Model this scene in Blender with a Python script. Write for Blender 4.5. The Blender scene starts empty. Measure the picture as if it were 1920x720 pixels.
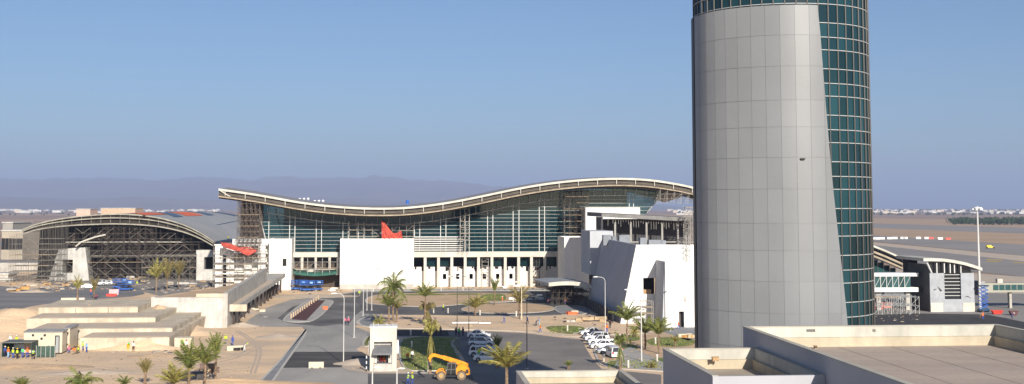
import bpy, bmesh, math, random
from mathutils import Vector, Matrix, noise
R = math.radians
rnd = random.Random(7)
C = bpy.context.scene.collection
S = bpy.context.scene

# ------------------------------------------------------------------ camera geometry (used to survey the photograph onto the ground)
F = 2350.0; PITCH = R(4.5); HOR = 388.0; YC = HOR - F*math.tan(PITCH); EYE = 25.0
RZ = R(4.9); UX, UY = math.cos(RZ), math.sin(RZ)
def ray(x, y):
    r = (x-960)/F; v = -(y-YC)/F
    return (r, math.cos(PITCH)-v*math.sin(PITCH), math.sin(PITCH)+v*math.cos(PITCH))
def PG(x, y, z=0.0):                       # survey point -> world ground point
    d = ray(x, y); t = (z-EYE)/d[2]
    return (d[0]*t, d[1]*t, z)
def toab(p): return (p[0]*UX+p[1]*UY, -p[0]*UY+p[1]*UX)
def GA(x, y, z=0.0): return toab(PG(x, y, z))
def PA(x, y, b):                           # survey point on the wall line b -> (a, z)
    d = ray(x, y); t = b/(-d[0]*UY+d[1]*UX)
    return (d[0]*t*UX+d[1]*t*UY, EYE+d[2]*t)
def A(a, b, z=0.0): return (a*UX-b*UY, a*UY+b*UX, z)

# ------------------------------------------------------------------ materials
MATS = {}
def mat(name, col, rough=0.8, var=0.12, scale=0.6, metal=0.0, bump=0.0, col2=None, fine=0.0, spec=0.3, island=0.0, stretch=None, drough=0.0, contrast=(0.35, 0.65), streak=0.0):
    if name in MATS: return MATS[name]
    m = bpy.data.materials.new(name); m.use_nodes = True; nt = m.node_tree; N = nt.nodes; L = nt.links
    bs = N['Principled BSDF']; bs.inputs['Roughness'].default_value = rough; bs.inputs['Metallic'].default_value = metal
    bs.inputs['Specular IOR Level'].default_value = spec
    if drough and 'Diffuse Roughness' in bs.inputs: bs.inputs['Diffuse Roughness'].default_value = drough
    geo = N.new('ShaderNodeNewGeometry'); pos = geo.outputs['Position']
    if stretch:
        mp = N.new('ShaderNodeMapping'); mp.inputs['Scale'].default_value = stretch; L.new(pos, mp.inputs['Vector']); pos = mp.outputs['Vector']
    nz = N.new('ShaderNodeTexNoise'); nz.inputs['Scale'].default_value = scale; nz.inputs['Detail'].default_value = 5; nz.inputs['Roughness'].default_value = 0.62
    L.new(pos, nz.inputs['Vector'])
    rp = N.new('ShaderNodeMapRange'); rp.inputs['From Min'].default_value = contrast[0]; rp.inputs['From Max'].default_value = contrast[1]
    L.new(nz.outputs['Fac'], rp.inputs['Value'])
    mx = N.new('ShaderNodeMix'); mx.data_type = 'RGBA'
    c2 = col2 or tuple(max(0, c*(1-2*var)) for c in col)
    c1 = col if col2 else tuple(min(1, c*(1+var*0.6)) for c in col)
    mx.inputs[6].default_value = (*c1, 1); mx.inputs[7].default_value = (*c2, 1)
    L.new(rp.outputs['Result'], mx.inputs[0]); out = mx.outputs[2]
    def mul(fac, lo, hi):
        nonlocal out
        r2 = N.new('ShaderNodeMapRange'); r2.inputs['To Min'].default_value = lo; r2.inputs['To Max'].default_value = hi
        L.new(fac, r2.inputs['Value'])
        vm = N.new('ShaderNodeVectorMath'); vm.operation = 'SCALE'; L.new(out, vm.inputs[0]); L.new(r2.outputs['Result'], vm.inputs['Scale']); out = vm.outputs['Vector']
    if fine:
        n2 = N.new('ShaderNodeTexNoise'); n2.inputs['Scale'].default_value = 3.1; n2.inputs['Detail'].default_value = 4
        L.new(geo.outputs['Position'], n2.inputs['Vector']); mul(n2.outputs['Fac'], 1-fine, 1+fine)
    if streak:
        mp2 = N.new('ShaderNodeMapping'); mp2.inputs['Scale'].default_value = (1.3, 1.3, 0.09); L.new(geo.outputs['Position'], mp2.inputs['Vector'])
        n3 = N.new('ShaderNodeTexNoise'); n3.inputs['Scale'].default_value = 1.0; n3.inputs['Detail'].default_value = 4; L.new(mp2.outputs['Vector'], n3.inputs['Vector'])
        mul(n3.outputs['Fac'], 1-streak*1.5, 1+streak*0.5)
    if island: mul(geo.outputs['Random Per Island'], 1-island, 1+island)
    L.new(out, bs.inputs['Base Color'])
    if bump:
        bp = N.new('ShaderNodeBump'); bp.inputs['Strength'].default_value = bump; bp.inputs['Distance'].default_value = 0.3
        nb = N.new('ShaderNodeTexNoise'); nb.inputs['Scale'].default_value = max(scale*5, 1.2); nb.inputs['Detail'].default_value = 6
        L.new(geo.outputs['Position'], nb.inputs['Vector']); L.new(nb.outputs['Fac'], bp.inputs['Height']); L.new(bp.outputs['Normal'], bs.inputs['Normal'])
    MATS[name] = m; return m
def clear_glass(name, tint, refl=(0.8, 0.95, 1.0), ior=1.55, dirt=0.12):
    m = bpy.data.materials.new(name); m.use_nodes = True; nt = m.node_tree; N = nt.nodes; L = nt.links
    N.remove(N['Principled BSDF']); out = N['Material Output']
    tr = N.new('ShaderNodeBsdfTransparent'); gl = N.new('ShaderNodeBsdfGlossy'); gl.inputs['Roughness'].default_value = 0.04; gl.inputs['Color'].default_value = (*refl, 1)
    df = N.new('ShaderNodeBsdfDiffuse'); df.inputs['Color'].default_value = (tint[0]*0.5, tint[1]*0.62, tint[2]*0.65, 1)
    geo = N.new('ShaderNodeNewGeometry')
    sc = N.new('ShaderNodeMapRange'); sc.inputs['To Min'].default_value = 0.65; sc.inputs['To Max'].default_value = 1.25; L.new(geo.outputs['Random Per Island'], sc.inputs['Value'])
    vm = N.new('ShaderNodeVectorMath'); vm.operation = 'SCALE'; vm.inputs[0].default_value = tint; L.new(sc.outputs['Result'], vm.inputs['Scale']); L.new(vm.outputs['Vector'], tr.inputs['Color'])
    fr = N.new('ShaderNodeFresnel'); fr.inputs['IOR'].default_value = ior
    m1 = N.new('ShaderNodeMixShader'); m1.inputs[0].default_value = dirt; L.new(tr.outputs[0], m1.inputs[1]); L.new(df.outputs[0], m1.inputs[2])
    m2 = N.new('ShaderNodeMixShader'); L.new(fr.outputs[0], m2.inputs[0]); L.new(m1.outputs[0], m2.inputs[1]); L.new(gl.outputs[0], m2.inputs[2]); L.new(m2.outputs[0], out.inputs['Surface'])
    MATS[name] = m; return m

WHITE = mat('white_render', (0.80, 0.78, 0.74), 0.75, 0.05, 0.15, streak=0.06)
WHITE2 = mat('white_paint', (0.80, 0.79, 0.77), 0.5, 0.04, 0.5)
CREAM = mat('cream_render', (0.60, 0.56, 0.49), 0.8, 0.07, 0.3, streak=0.1)
CREAM2 = mat('cream_panel', (0.60, 0.52, 0.39), 0.7, 0.06, 0.7)
GREYWALL = mat('grey_render', (0.44, 0.45, 0.48), 0.8, 0.05, 0.2, streak=0.05)
CONC = mat('concrete', (0.50, 0.47, 0.42), 0.88, 0.12, 0.35, fine=0.08, streak=0.14)
CONCW = mat('pale_concrete', (0.58, 0.56, 0.52), 0.85, 0.12, 0.35, fine=0.10, streak=0.24)
CONCY = mat('sandy_concrete', (0.64, 0.55, 0.42), 0.88, 0.14, 0.3, fine=0.10, streak=0.26)
SAND = mat('sand', (0.79, 0.565, 0.355), 0.95, 0.0, 0.07, col2=(0.55, 0.42, 0.30), fine=0.26, stretch=(0.7, 1.5, 1), bump=0.5)
SANDP = mat('pale_sand', (0.56, 0.45, 0.34), 0.95, 0.0, 0.2, col2=(0.46, 0.385, 0.31), fine=0.2, bump=0.4)
SANDR = mat('red_sand', (0.60, 0.41, 0.25), 0.95, 0.0, 0.25, col2=(0.44, 0.325, 0.22), fine=0.2, bump=0.5)
DESERT = mat('desert', (0.28, 0.185, 0.135), 0.95, 0.0, 0.012, col2=(0.37, 0.26, 0.19), fine=0.1, stretch=(0.25, 1, 1))
TANF = mat('desert_tan', (0.48, 0.33, 0.21), 0.95, 0.0, 0.012, col2=(0.40, 0.275, 0.18), stretch=(0.2, 1, 1))
ASPH = mat('asphalt', (0.085, 0.082, 0.085), 0.9, 0.0, 0.12, col2=(0.14, 0.133, 0.128), fine=0.15)
ASPHD = mat('fresh_asphalt', (0.040, 0.038, 0.042), 0.9, 0.0, 0.25, col2=(0.060, 0.058, 0.058), fine=0.15)  # darkest of the asphalt tones
ASPHL = mat('dusty_asphalt', (0.43, 0.40, 0.36), 0.92, 0.0, 0.10, col2=(0.24, 0.23, 0.218), fine=0.12, stretch=(0.6, 0.25, 1), contrast=(0.3, 0.7))
RUNW = mat('runway_asphalt', (0.25, 0.23, 0.215), 0.9, 0.0, 0.01, col2=(0.30, 0.275, 0.25), stretch=(0.15, 1, 1))
APRON = mat('apron_asphalt', (0.245, 0.225, 0.21), 0.9, 0.0, 0.02, col2=(0.29, 0.27, 0.25), stretch=(0.3, 1, 1))
PAVE = mat('paving', (0.40, 0.38, 0.35), 0.9, 0.08, 0.3, fine=0.1)
PAVEG = mat('grey_paving', (0.26, 0.26, 0.265), 0.9, 0.08, 0.3, fine=0.1)
KERB = mat('kerb_concrete', (0.52, 0.49, 0.44), 0.9, 0.08, 0.8)
GRASS = mat('grass', (0.13, 0.19, 0.040), 0.95, 0.0, 0.35, col2=(0.25, 0.23, 0.08), fine=0.3, bump=0.6)
BRICKR = mat('red_block_paving', (0.10, 0.042, 0.040), 0.9, 0.15, 2.0)
ROOFG = mat('roof_membrane', (0.27, 0.26, 0.26), 0.6, 0.08, 0.06, fine=0.05)
ROOFT = mat('roof_gravel', (0.45, 0.365, 0.30), 0.95, 0.0, 0.22, col2=(0.37, 0.305, 0.26), fine=0.14, stretch=(0.35, 1.4, 1))
FASC = mat('fascia_white', (0.56, 0.53, 0.46), 0.6, 0.1, 0.4)
RIBM = mat('rib_cream', (0.34, 0.315, 0.26), 0.7, 0.15, 0.4)
PLANK = mat('scaffold_plank', (0.46, 0.34, 0.21), 0.85, 0.18, 0.5)
TUBE = mat('scaffold_tube', (0.36, 0.34, 0.31), 0.55, 0.15, 0.9, metal=0.3)
TUBED = mat('dark_tube', (0.075, 0.06, 0.05), 0.6, 0.15, 0.9)
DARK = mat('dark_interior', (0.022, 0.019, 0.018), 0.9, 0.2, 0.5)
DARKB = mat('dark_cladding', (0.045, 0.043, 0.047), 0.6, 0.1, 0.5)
STEEL = mat('galvanised_steel', (0.50, 0.50, 0.49), 0.45, 0.06, 1.0, metal=0.5)
POLE = mat('lamp_pole', (0.55, 0.54, 0.52), 0.5, 0.05, 1.0)
MULL = mat('white_mullion', (0.60, 0.60, 0.58), 0.5, 0.04, 1.0)
MULLD = mat('dark_mullion', (0.035, 0.033, 0.034), 0.5, 0.05, 1.0)
MULLT = mat('bronze_mullion', (0.25, 0.215, 0.18), 0.45, 0.05, 1.0)
REDT = mat('red_sheet', (0.56, 0.10, 0.07), 0.75, 0.14, 0.35)
ORNG = mat('orange_sheet', (0.75, 0.16, 0.06), 0.75, 0.1, 0.3)
NAVY = mat('dark_skylight', (0.012, 0.014, 0.028), 0.3, 0.1, 0.5)
BLUE = mat('blue_paint', (0.035, 0.12, 0.42), 0.5, 0.12, 0.9)
GREENC = mat('green_tarp', (0.04, 0.13, 0.10), 0.85, 0.15, 0.6)
YELL = mat('machine_yellow', (0.78, 0.30, 0.012), 0.45, 0.08, 1.2)
TYRE = mat('tyre', (0.022, 0.021, 0.02), 0.9, 0.15, 3.0)
DUSTY = mat('dusty_rubber', (0.20, 0.15, 0.105), 0.95, 0.2, 3.0)
RIM = mat('wheel_rim', (0.45, 0.45, 0.46), 0.35, 0.05, 2.0, metal=0.6)
CARW = mat('car_white', (0.78, 0.78, 0.78), 0.22, 0.03, 1.0, spec=0.6)
CARS = mat('car_silver', (0.50, 0.52, 0.54), 0.25, 0.03, 1.0, metal=0.4, spec=0.6)
CARGLASS = mat('car_glass', (0.012, 0.014, 0.016), 0.06, 0.1, 1.0, spec=0.9)
LENS = mat('lamp_lens', (0.65, 0.66, 0.68), 0.1, 0.05, 2.0, spec=0.8)
TAIL = mat('tail_lens', (0.35, 0.012, 0.010), 0.2, 0.1, 2.0, spec=0.7)
PLATE = mat('number_plate', (0.70, 0.62, 0.22), 0.5, 0.05, 2.0)
WOOD = mat('timber', (0.44, 0.28, 0.14), 0.85, 0.2, 0.9)
REDP = mat('red_plastic', (0.55, 0.05, 0.035), 0.5, 0.1, 1.0)
TRUNK = mat('palm_trunk', (0.26, 0.18, 0.115), 0.95, 0.25, 2.5)
FROND = mat('palm_frond', (0.095, 0.125, 0.028), 0.6, 0.0, 0.7, col2=(0.18, 0.18, 0.045), island=0.45, spec=0.4)
FRONDY = mat('palm_frond_yellow', (0.19, 0.18, 0.04), 0.6, 0.0, 0.7, col2=(0.28, 0.235, 0.07), island=0.4, spec=0.4)
FRONDD = mat('palm_frond_dry', (0.23, 0.17, 0.07), 0.8, 0.0, 0.9, col2=(0.14, 0.13, 0.04), island=0.4)
LEAFD = mat('tree_belt_leaf', (0.028, 0.048, 0.016), 0.9, 0.2, 0.05, island=0.4)
SKIN = mat('skin', (0.22, 0.115, 0.07), 0.7, 0.08, 4.0)
BOOT = mat('boot', (0.03, 0.025, 0.02), 0.8, 0.1, 4.0)
HAIR = mat('hair', (0.012, 0.01, 0.009), 0.8, 0.1, 4.0)
CL = {'lime': (0.50, 0.66, 0.04), 'green': (0.10, 0.55, 0.10), 'orange': (0.80, 0.17, 0.03), 'blue': (0.04, 0.085, 0.34), 'navy': (0.018, 0.025, 0.07), 'white': (0.72, 0.71, 0.68), 'pink': (0.62, 0.16, 0.26),
      'red': (0.55, 0.06, 0.04), 'black': (0.018, 0.017, 0.018), 'lightblue': (0.25, 0.45, 0.68), 'yellow': (0.75, 0.50, 0.02), 'grey': (0.22, 0.21, 0.21), 'beige': (0.42, 0.34, 0.24), 'brown': (0.16, 0.09, 0.05)}
for k, v in CL.items(): mat('cloth_'+k, v, 0.9, 0.1, 4.0)
GLASS_T = clear_glass('terminal_glass', (0.075, 0.225, 0.255), ior=1.45, dirt=0.17)
# tower glass : dark body tint with real reflection
GLASS_W = mat('tower_glass', (0.010, 0.040, 0.048), 0.05, 0.0, 0.05, col2=(0.006, 0.026, 0.034), island=0.5, spec=0.55)
METAL_W = mat('tower_cladding', (0.250, 0.258, 0.268), 0.45, 0.04, 0.12, metal=0.05, drough=1.0, island=0.04, spec=0.5, streak=0.03)
GLASS_B = mat('bridge_glass', (0.03, 0.085, 0.085), 0.06, 0.15, 0.3, island=0.3, spec=0.6)

# ------------------------------------------------------------------ mesh builder
class MB:
    def __init__(s, org=(0, 0, 0)): s.v = []; s.f = []; s.m = []; s.o = org; s.mi = 0
    def p(s, q): s.v.append((q[0]-s.o[0], q[1]-s.o[1], q[2]-s.o[2])); return len(s.v)-1
    def face(s, idx): s.f.append(idx); s.m.append(s.mi)
    def quad(s, *pts): s.face([s.p(q) for q in pts])
    def box(s, a0, a1, b0, b1, z0, z1): s.hexa([(a0, b0, z0), (a1, b0, z0), (a1, b1, z0), (a0, b1, z0)], [(a0, b0, z1), (a1, b0, z1), (a1, b1, z1), (a0, b1, z1)])
    def hexa(s, lo, hi):
        n = len(lo); i = [s.p(q) for q in lo]; j = [s.p(q) for q in hi]
        s.face(i[::-1]); s.face(j)
        for k in range(n): s.face([i[k], i[(k+1) % n], j[(k+1) % n], j[k]])
    def prism_z(s, poly, z0, z1): s.hexa([(x, y, z0) for x, y in poly], [(x, y, z1) for x, y in poly])
    def prism_b(s, poly, b0, b1): s.hexa([(x, b0, z) for x, z in poly], [(x, b1, z) for x, z in poly])
    def prism_a(s, poly, a0, a1): s.hexa([(a0, y, z) for y, z in poly], [(a1, y, z) for y, z in poly])
    def tube(s, p, q, r=0.06, n=4, r2=None, cap=False):
        p = Vector(p); q = Vector(q); d = (q-p)
        if d.length < 1e-6: return
        d.normalize(); u = d.orthogonal().normalized() if abs(d.z) < 0.99 else Vector((1, 0, 0)); w = d.cross(u); u = w.cross(d)
        r2 = r if r2 is None else r2; i = []; j = []
        for k in range(n):
            t = 2*math.pi*(k+0.5)/n; e = u*math.cos(t)+w*math.sin(t); i.append(s.p(p+e*r)); j.append(s.p(q+e*r2))
        for k in range(n): s.face([i[k], i[(k+1) % n], j[(k+1) % n], j[k]])
        if cap: s.face(i[::-1]); s.face(j)
    def path(s, pts, r, n=6, r2=None):
        for k in range(len(pts)-1):
            ra = r if r2 is None else r+(r2-r)*k/(len(pts)-1); rb = r if r2 is None else r+(r2-r)*(k+1)/(len(pts)-1)
            s.tube(pts[k], pts[k+1], ra, n, rb, cap=True)
    def disc(s, c, axis, r0, r1, h, n=14):    # capped cylinder along axis 'x','y','z', centred on c
        d = {'x': Vector((1, 0, 0)), 'y': Vector((0, 1, 0)), 'z': Vector((0, 0, 1))}[axis]; c = Vector(c); s.tube(c-d*h/2, c+d*h/2, r0, n, r1, cap=True)
    def loft(s, rings, cap=True):
        idx = [[s.p(q) for q in r] for r in rings]; n = len(idx[0])
        for a, b in zip(idx, idx[1:]):
            for k in range(n): s.face([a[k], a[(k+1) % n], b[(k+1) % n], b[k]])
        if cap: s.face(idx[0][::-1]); s.face(idx[-1])
    def band(s, pts, b0, b1):                # pts: (a, zlow, zhigh) solid strip following a curve
        s.loft([[(a, b0, zl), (a, b1, zl), (a, b1, zh), (a, b0, zh)] for a, zl, zh in pts])
    def mesh(s, name, mats, smooth=False, recalc=True):
        me = bpy.data.meshes.new(name); me.from_pydata(s.v, [], s.f)
        for m in (mats if isinstance(mats, (list, tuple)) else [mats]): me.materials.append(m)
        me.polygons.foreach_set('material_index', s.m)
        if recalc:
            bm = bmesh.new(); bm.from_mesh(me); bmesh.ops.recalc_face_normals(bm, faces=bm.faces); bm.to_mesh(me); bm.free()
        if smooth: me.polygons.foreach_set('use_smooth', [True]*len(me.polygons))
        me.update(); return me
    def build(s, name, mats, parent=None, smooth=False, recalc=True, each=False):
        if each:
            par = list(range(len(s.v)))
            def find(i):
                while par[i] != i: par[i] = par[par[i]]; i = par[i]
                return i
            for f in s.f:
                for i in f[1:]: par[find(i)] = find(f[0])
            grp = {}
            for f, mi in zip(s.f, s.m): grp.setdefault(find(f[0]), []).append((f, mi))
            for fs in grp.values():
                q = MB(); ids = sorted({i for f, _ in fs for i in f}); mp = {i: n for n, i in enumerate(ids)}; q.v = [s.v[i] for i in ids]; q.f = [[mp[i] for i in f] for f, _ in fs]; q.m = [mi for _, mi in fs]; o = q.build(name, mats, parent, smooth, recalc)
            return o
        o = bpy.data.objects.new(name, s.mesh(name, mats, smooth, recalc)); C.objects.link(o)
        if parent: o.parent = parent
        return o
def tag(o, label=None, cat=None, group=None, kind=None):
    if label: o['label'] = label
    if cat: o['category'] = cat
    if group: o['group'] = group
    if kind: o['kind'] = kind
    return o
def thing(name, label, cat, loc=(0, 0, 0), rot=0.0, group=None):
    o = bpy.data.objects.new(name, None); C.objects.link(o); o.empty_display_size = 0.2
    o.location = loc; o.rotation_euler = (0, 0, rot); return tag(o, label, cat, group)
def gthing(name, label, cat, a, b, group=None, z=0.0): return thing(name, label, cat, A(a, b, z), RZ, group)
def gplace(o, a, b, z=0.0): o.location = A(a, b, z); o.rotation_euler = (0, 0, RZ); return o
def dup(root, loc, rot=None, label=None, group=None, scale=None):
    r = root.copy(); C.objects.link(r); r.location = loc
    if rot is not None: r.rotation_euler = (0, 0, rot)
    if label: r['label'] = label
    if group: r['group'] = group
    if scale: r.scale = (scale,)*3
    for ch in list(root.children):
        c = ch.copy(); C.objects.link(c); c.parent = r
        for g in list(ch.children):
            d = g.copy(); C.objects.link(d); d.parent = c
    return r
def interp(pts, x):
    if x <= pts[0][0]: i = 0
    elif x >= pts[-1][0]: i = len(pts)-2
    else:
        i = 0
        while x > pts[i+1][0]: i += 1
    def tg(k):
        a = pts[max(0, k-1)]; b = pts[min(len(pts)-1, k+1)]; return (b[1]-a[1])/(b[0]-a[0])
    (x0, y0), (x1, y1) = pts[i], pts[i+1]; h = x1-x0; t = (x-x0)/h
    if t < 0 or t > 1: return y0+(y1-y0)*t
    m0, m1 = tg(i)*h, tg(i+1)*h
    return (2*t**3-3*t*t+1)*y0+(t**3-2*t*t+t)*m0+(-2*t**3+3*t*t)*y1+(t**3-t*t)*m1

# ------------------------------------------------------------------ ground, roads, islands
def sheet(name, poly, z, m, pix=True):
    pts = [PG(x, y) for x, y in poly] if pix else poly
    b = MB()
    b.face([b.p((q[0], q[1], z)) for q in pts])
    o = b.build(name, m, recalc=False)
    if o.data.polygons[0].normal.z < 0: o.data.flip_normals()
    return tag(o, kind='structure')
def smooth_poly(pts, n=3):
    for _ in range(n):
        q = []
        for i in range(len(pts)):
            a = pts[i]; c = pts[(i+1) % len(pts)]
            q += [(a[0]*.75+c[0]*.25, a[1]*.75+c[1]*.25), (a[0]*.25+c[0]*.75, a[1]*.25+c[1]*.75)]
        pts = q
    return pts
def island(name, poly, m, h=0.13, kerb=KERB, kw=0.35, sm=2, z0=0.0):
    pts = smooth_poly([PG(x, y)[:2] for x, y in poly], sm)
    ar = sum(pts[i][0]*pts[(i+1) % len(pts)][1]-pts[(i+1) % len(pts)][0]*pts[i][1] for i in range(len(pts)))
    if ar < 0: pts = pts[::-1]
    n = len(pts); inn = []
    for i in range(n):
        a = Vector(pts[i-1]); c = Vector(pts[i]); d = Vector(pts[(i+1) % n])
        t = (d-a).normalized(); inn.append((c.x-t.y*kw, c.y+t.x*kw))
    b = MB(); lo = [b.p((*q, z0)) for q in pts]; hi = [b.p((*q, z0+h)) for q in pts]; ii = [b.p((*q, z0+h)) for q in inn]
    b.mi = 1
    for k in range(n):
        k2 = (k+1) % n; b.face([lo[k], lo[k2], hi[k2], hi[k]]); b.face([hi[k], hi[k2], ii[k2], ii[k]])
    b.mi = 0; b.face(ii)
    return tag(b.build(name, [m, kerb], recalc=False), kind='structure')

# the one ground sheet, to the horizon
g = MB(); g.quad((-60000, -3000, -0.03), (60000, -3000, -0.03), (60000, 70000, -0.03), (-60000, 70000, -0.03))
tag(g.build('ground', DESERT, recalc=False), kind='structure')
# airfield to the right : straight strips running away to the left
def strip(name, l0, l1, m, z, x0=1100, x1=2600):
    def at(l, x): (xa, ya), (xb, yb) = l; return (x, ya+(yb-ya)*(x-xa)/(xb-xa))
    return sheet(name, [at(l0, x0), at(l0, x1), at(l1, x1), at(l1, x0)], z, m)
strip('tan_plain', ((1634, 409), (1920, 414)), ((1634, 419), (1920, 427)), TANF, 0.02)
strip('far_taxiway', ((1634, 418.8), (1920, 427)), ((1634, 427.5), (1920, 438)), RUNW, 0.06)
strip('runway_shoulder', ((1634, 427.5), (1920, 438)), ((1634, 441), (1920, 459)), TANF, 0.04, x0=1500)
strip('runway', ((1634, 441), (1920, 459)), ((1634, 452), (1920, 480)), RUNW, 0.05, x0=1500)
strip('pale_verge', ((1634, 454), (1920, 480)), ((1634, 459), (1920, 490)), SANDP, 0.05, x0=1560)
strip('near_taxiway', ((1634, 459), (1920, 490)), ((1634, 490), (1920, 519)), APRON, 0.05, x0=1560)
strip('apron_verge', ((1634, 500), (1920, 519)), ((1634, 545), (1920, 552)), SANDP, 0.03, x0=1560)
sheet('apron', [(1560, 545), (1920, 551), (2400, 560), (2600, 700), (1560, 700)], 0.045, APRON)
sheet('fresh_road', [(1600, 592), (1720, 588), (1850, 590), (1920, 604), (2100, 640), (2100, 680), (1600, 640)], 0.055, ASPHD)  # sheet darker than the apron around it
for y0, x0, x1 in ((486, 1850, 1880), (489, 1850, 1872), (491, 1900, 1920), (484, 1750, 1775)):
    sheet('yellow_marking', [(x0, y0), (x1, y0+1.5), (x1, y0+3), (x0, y0+1.5)], 0.065, mat('road_yellow', (0.55, 0.36, 0.08), 0.8))
# left : far plain strips and perimeter roads
for i, (ya, yb, m) in enumerate(((401, 404, TANF), (411, 415, TANF), (421, 424, RUNW), (434, 439, TANF), (452, 462, RUNW), (468, 486, SANDP), (486, 500, APRON))):
    sheet('far_plain' if m is TANF else 'perimeter_road' if m is RUNW else 'site_road', [(-300, ya), (460, ya+0.8), (460, yb), (-300, yb-0.6)], 0.02+0.008*i, m)
# building site floor
site = [(-600, 560), (-600, 515), (0, 512), (140, 505), (500, 505), (1100, 505), (1320, 520), (1560, 545), (1700, 640), (1700, 1400), (-600, 1400)]
sheet('sand_ground', site, 0.01, SAND)
sheet('dusty_yard', [(60, 530), (150, 518), (280, 510), (470, 512), (520, 520), (480, 535), (400, 540), (300, 555), (270, 548), (200, 545)], 0.016, mat('yard_dust', (0.32, 0.285, 0.25), 0.95, 0.0, 0.25, col2=(0.21, 0.195, 0.185), fine=0.2))
sheet('access_road', [(-300, 545), (0, 536), (60, 541), (150, 536), (220, 534), (262, 540), (272, 551), (250, 556), (120, 566), (60, 574), (0, 589), (-300, 640)], 0.022, mat('grey_asphalt', (0.17, 0.165, 0.165), 0.92, 0.0, 0.1, col2=(0.25, 0.235, 0.225), fine=0.1, stretch=(0.3, 1, 1)))
sheet('road', [(470, 740), (498, 715), (538, 665), (572, 620), (566, 613), (450, 613), (470, 597), (500, 577), (545, 562), (600, 556), (640, 551), (668, 546), (1010, 545), (1105, 545), (1105, 600), (880, 600), (690, 600), (684, 604), (664, 612), (690, 622), (770, 620), (772, 632), (700, 632), (668, 655), (690, 668), (660, 690), (760, 697), (980, 700), (980, 760), (470, 760)], 0.020, ASPHL)
sheet('dark_carriageway', [(520, 597), (548, 575), (600, 560), (640, 553), (668, 548), (682, 550), (690, 562), (690, 574), (668, 590), (655, 606), (600, 612), (540, 606)], 0.024, mat('worn_asphalt', (0.075, 0.072, 0.072), 0.92, 0.0, 0.12, col2=(0.21, 0.20, 0.19), fine=0.15, stretch=(0.45, 0.5, 1)))
sheet('dark_patch', [(550, 660), (678, 660), (692, 668), (652, 689), (527, 690)], 0.044, mat('patch_asphalt', (0.055, 0.05, 0.05), 0.92, 0.0, 0.3, col2=(0.10, 0.092, 0.085), fine=0.2, stretch=(0.3, 1, 1)))
sheet('drop_off_road', [(664, 546), (1105, 546), (1105, 575), (1060, 590), (900, 592), (735, 590), (682, 588), (668, 562)], 0.028, ASPH)
sheet('bottom_road', [(690, 701), (830, 702), (930, 704), (1000, 704), (1000, 760), (690, 760)], 0.032, ASPH)
sheet('parking_approach', [(742, 618), (870, 620), (870, 632), (742, 630)], 0.036, ASPHD)  # strip darker than the asphalt next to it
sheet('car_park', [(840, 622), (900, 621), (985, 625), (1050, 633), (1092, 637), (1098, 652), (1110, 672), (1128, 692), (1240, 703), (1240, 760), (905, 760), (880, 690), (862, 660), (845, 640)], 0.040, mat('car_park_asphalt', (0.18, 0.163, 0.153), 0.92, 0.0, 0.08, col2=(0.25, 0.225, 0.205), fine=0.1))
# pavements and beds with kerbs
island('pavement', [(466, 735), (482, 720), (532, 668), (568, 620), (580, 618), (552, 660), (528, 694), (500, 735)], PAVEG, 0.12)
island('forecourt_pavement', [(660, 543), (1108, 541), (1108, 545.2), (860, 546), (664, 546.5)], PAVE, 0.12, sm=0)
isl = island('traffic_island', [(527, 600), (570, 565), (600, 561.5), (628, 564), (622, 573), (592, 603), (560, 605), (535, 604)], PAVE, 0.14)
island('sand_bed', [(690, 556), (720, 551.5), (800, 550), (960, 549.3), (985, 555), (1000, 563), (945, 567.5), (900, 567), (880, 569.5), (845, 573.5), (800, 576), (755, 575), (715, 572), (680, 569)], SANDR, 0.12)
island('sand_roundabout', [(862, 580), (880, 574), (905, 570.5), (940, 569), (990, 569), (1030, 573.5), (1046, 580), (1020, 586), (960, 588.5), (900, 587.5), (870, 585)], SANDR, 0.12)
island('plaza', [(1036, 577), (1052, 573), (1085, 572.5), (1112, 582), (1100, 590), (1050, 590)], PAVEG, 0.12)
island('sand_verge', [(672, 600), (690, 592), (735, 591.5), (800, 591), (880, 593.5), (960, 594.5), (1040, 593), (1075, 588), (1118, 592), (1160, 606), (1215, 604), (1245, 612), (1200, 628), (1140, 628), (1085, 633), (1050, 630), (1000, 623), (900, 619), (745, 616), (680, 613), (664, 607)], SAND, 0.12)
island('paved_corner', [(668, 604), (682, 596), (705, 593), (712, 600), (706, 612), (680, 613)], PAVEG, 0.14)
island('garden_bed', [(1110, 650), (1120, 634), (1160, 630), (1215, 627), (1300, 604), (1330, 640), (1310, 700), (1240, 697), (1130, 690), (1118, 676)], SANDR, 0.12)
for nm, pl in (('lawn', [(748, 631), (870, 633), (846, 640), (858, 665), (880, 693), (800, 697), (756, 695), (746, 668)]), ('lawn', [(684, 633), (698, 629), (700, 648), (676, 652)]), ('lawn', [(1128, 683), (1150, 676), (1240, 670), (1300, 676), (1290, 694), (1150, 691)])):
    island(nm, pl, GRASS, 0.13)
for pl, zz in (([(755, 551.8), (835, 551.4), (836, 554.4), (755, 555.2)], .13), ([(838, 551.2), (905, 550.6), (905, 553.6), (838, 554)], .13), ([(903, 553.5), (920, 551), (944, 551.2), (950, 558), (947, 564.8), (915, 565), (898, 562)], .13),
               ([(1020, 613), (1060, 611), (1100, 614), (1095, 626), (1060, 628), (1030, 621)], .13), ([(1165, 632), (1200, 630), (1200, 640), (1172, 642)], .13), ([(1205, 640), (1240, 632), (1305, 636), (1302, 650), (1230, 652)], .13), ([(1160, 648), (1190, 646), (1200, 656), (1172, 658)], .13)):
    sheet('lawn', smooth_poly(pl, 2), zz+0.004, GRASS)
sheet('path', [(1172, 655), (1184, 652), (1262, 690), (1240, 696), (1150, 690)], 0.136, PAVE)
sheet('plaza_paving', [(1222, 612), (1300, 605), (1330, 625), (1290, 640), (1240, 622)], 0.134, PAVEG)
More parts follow.
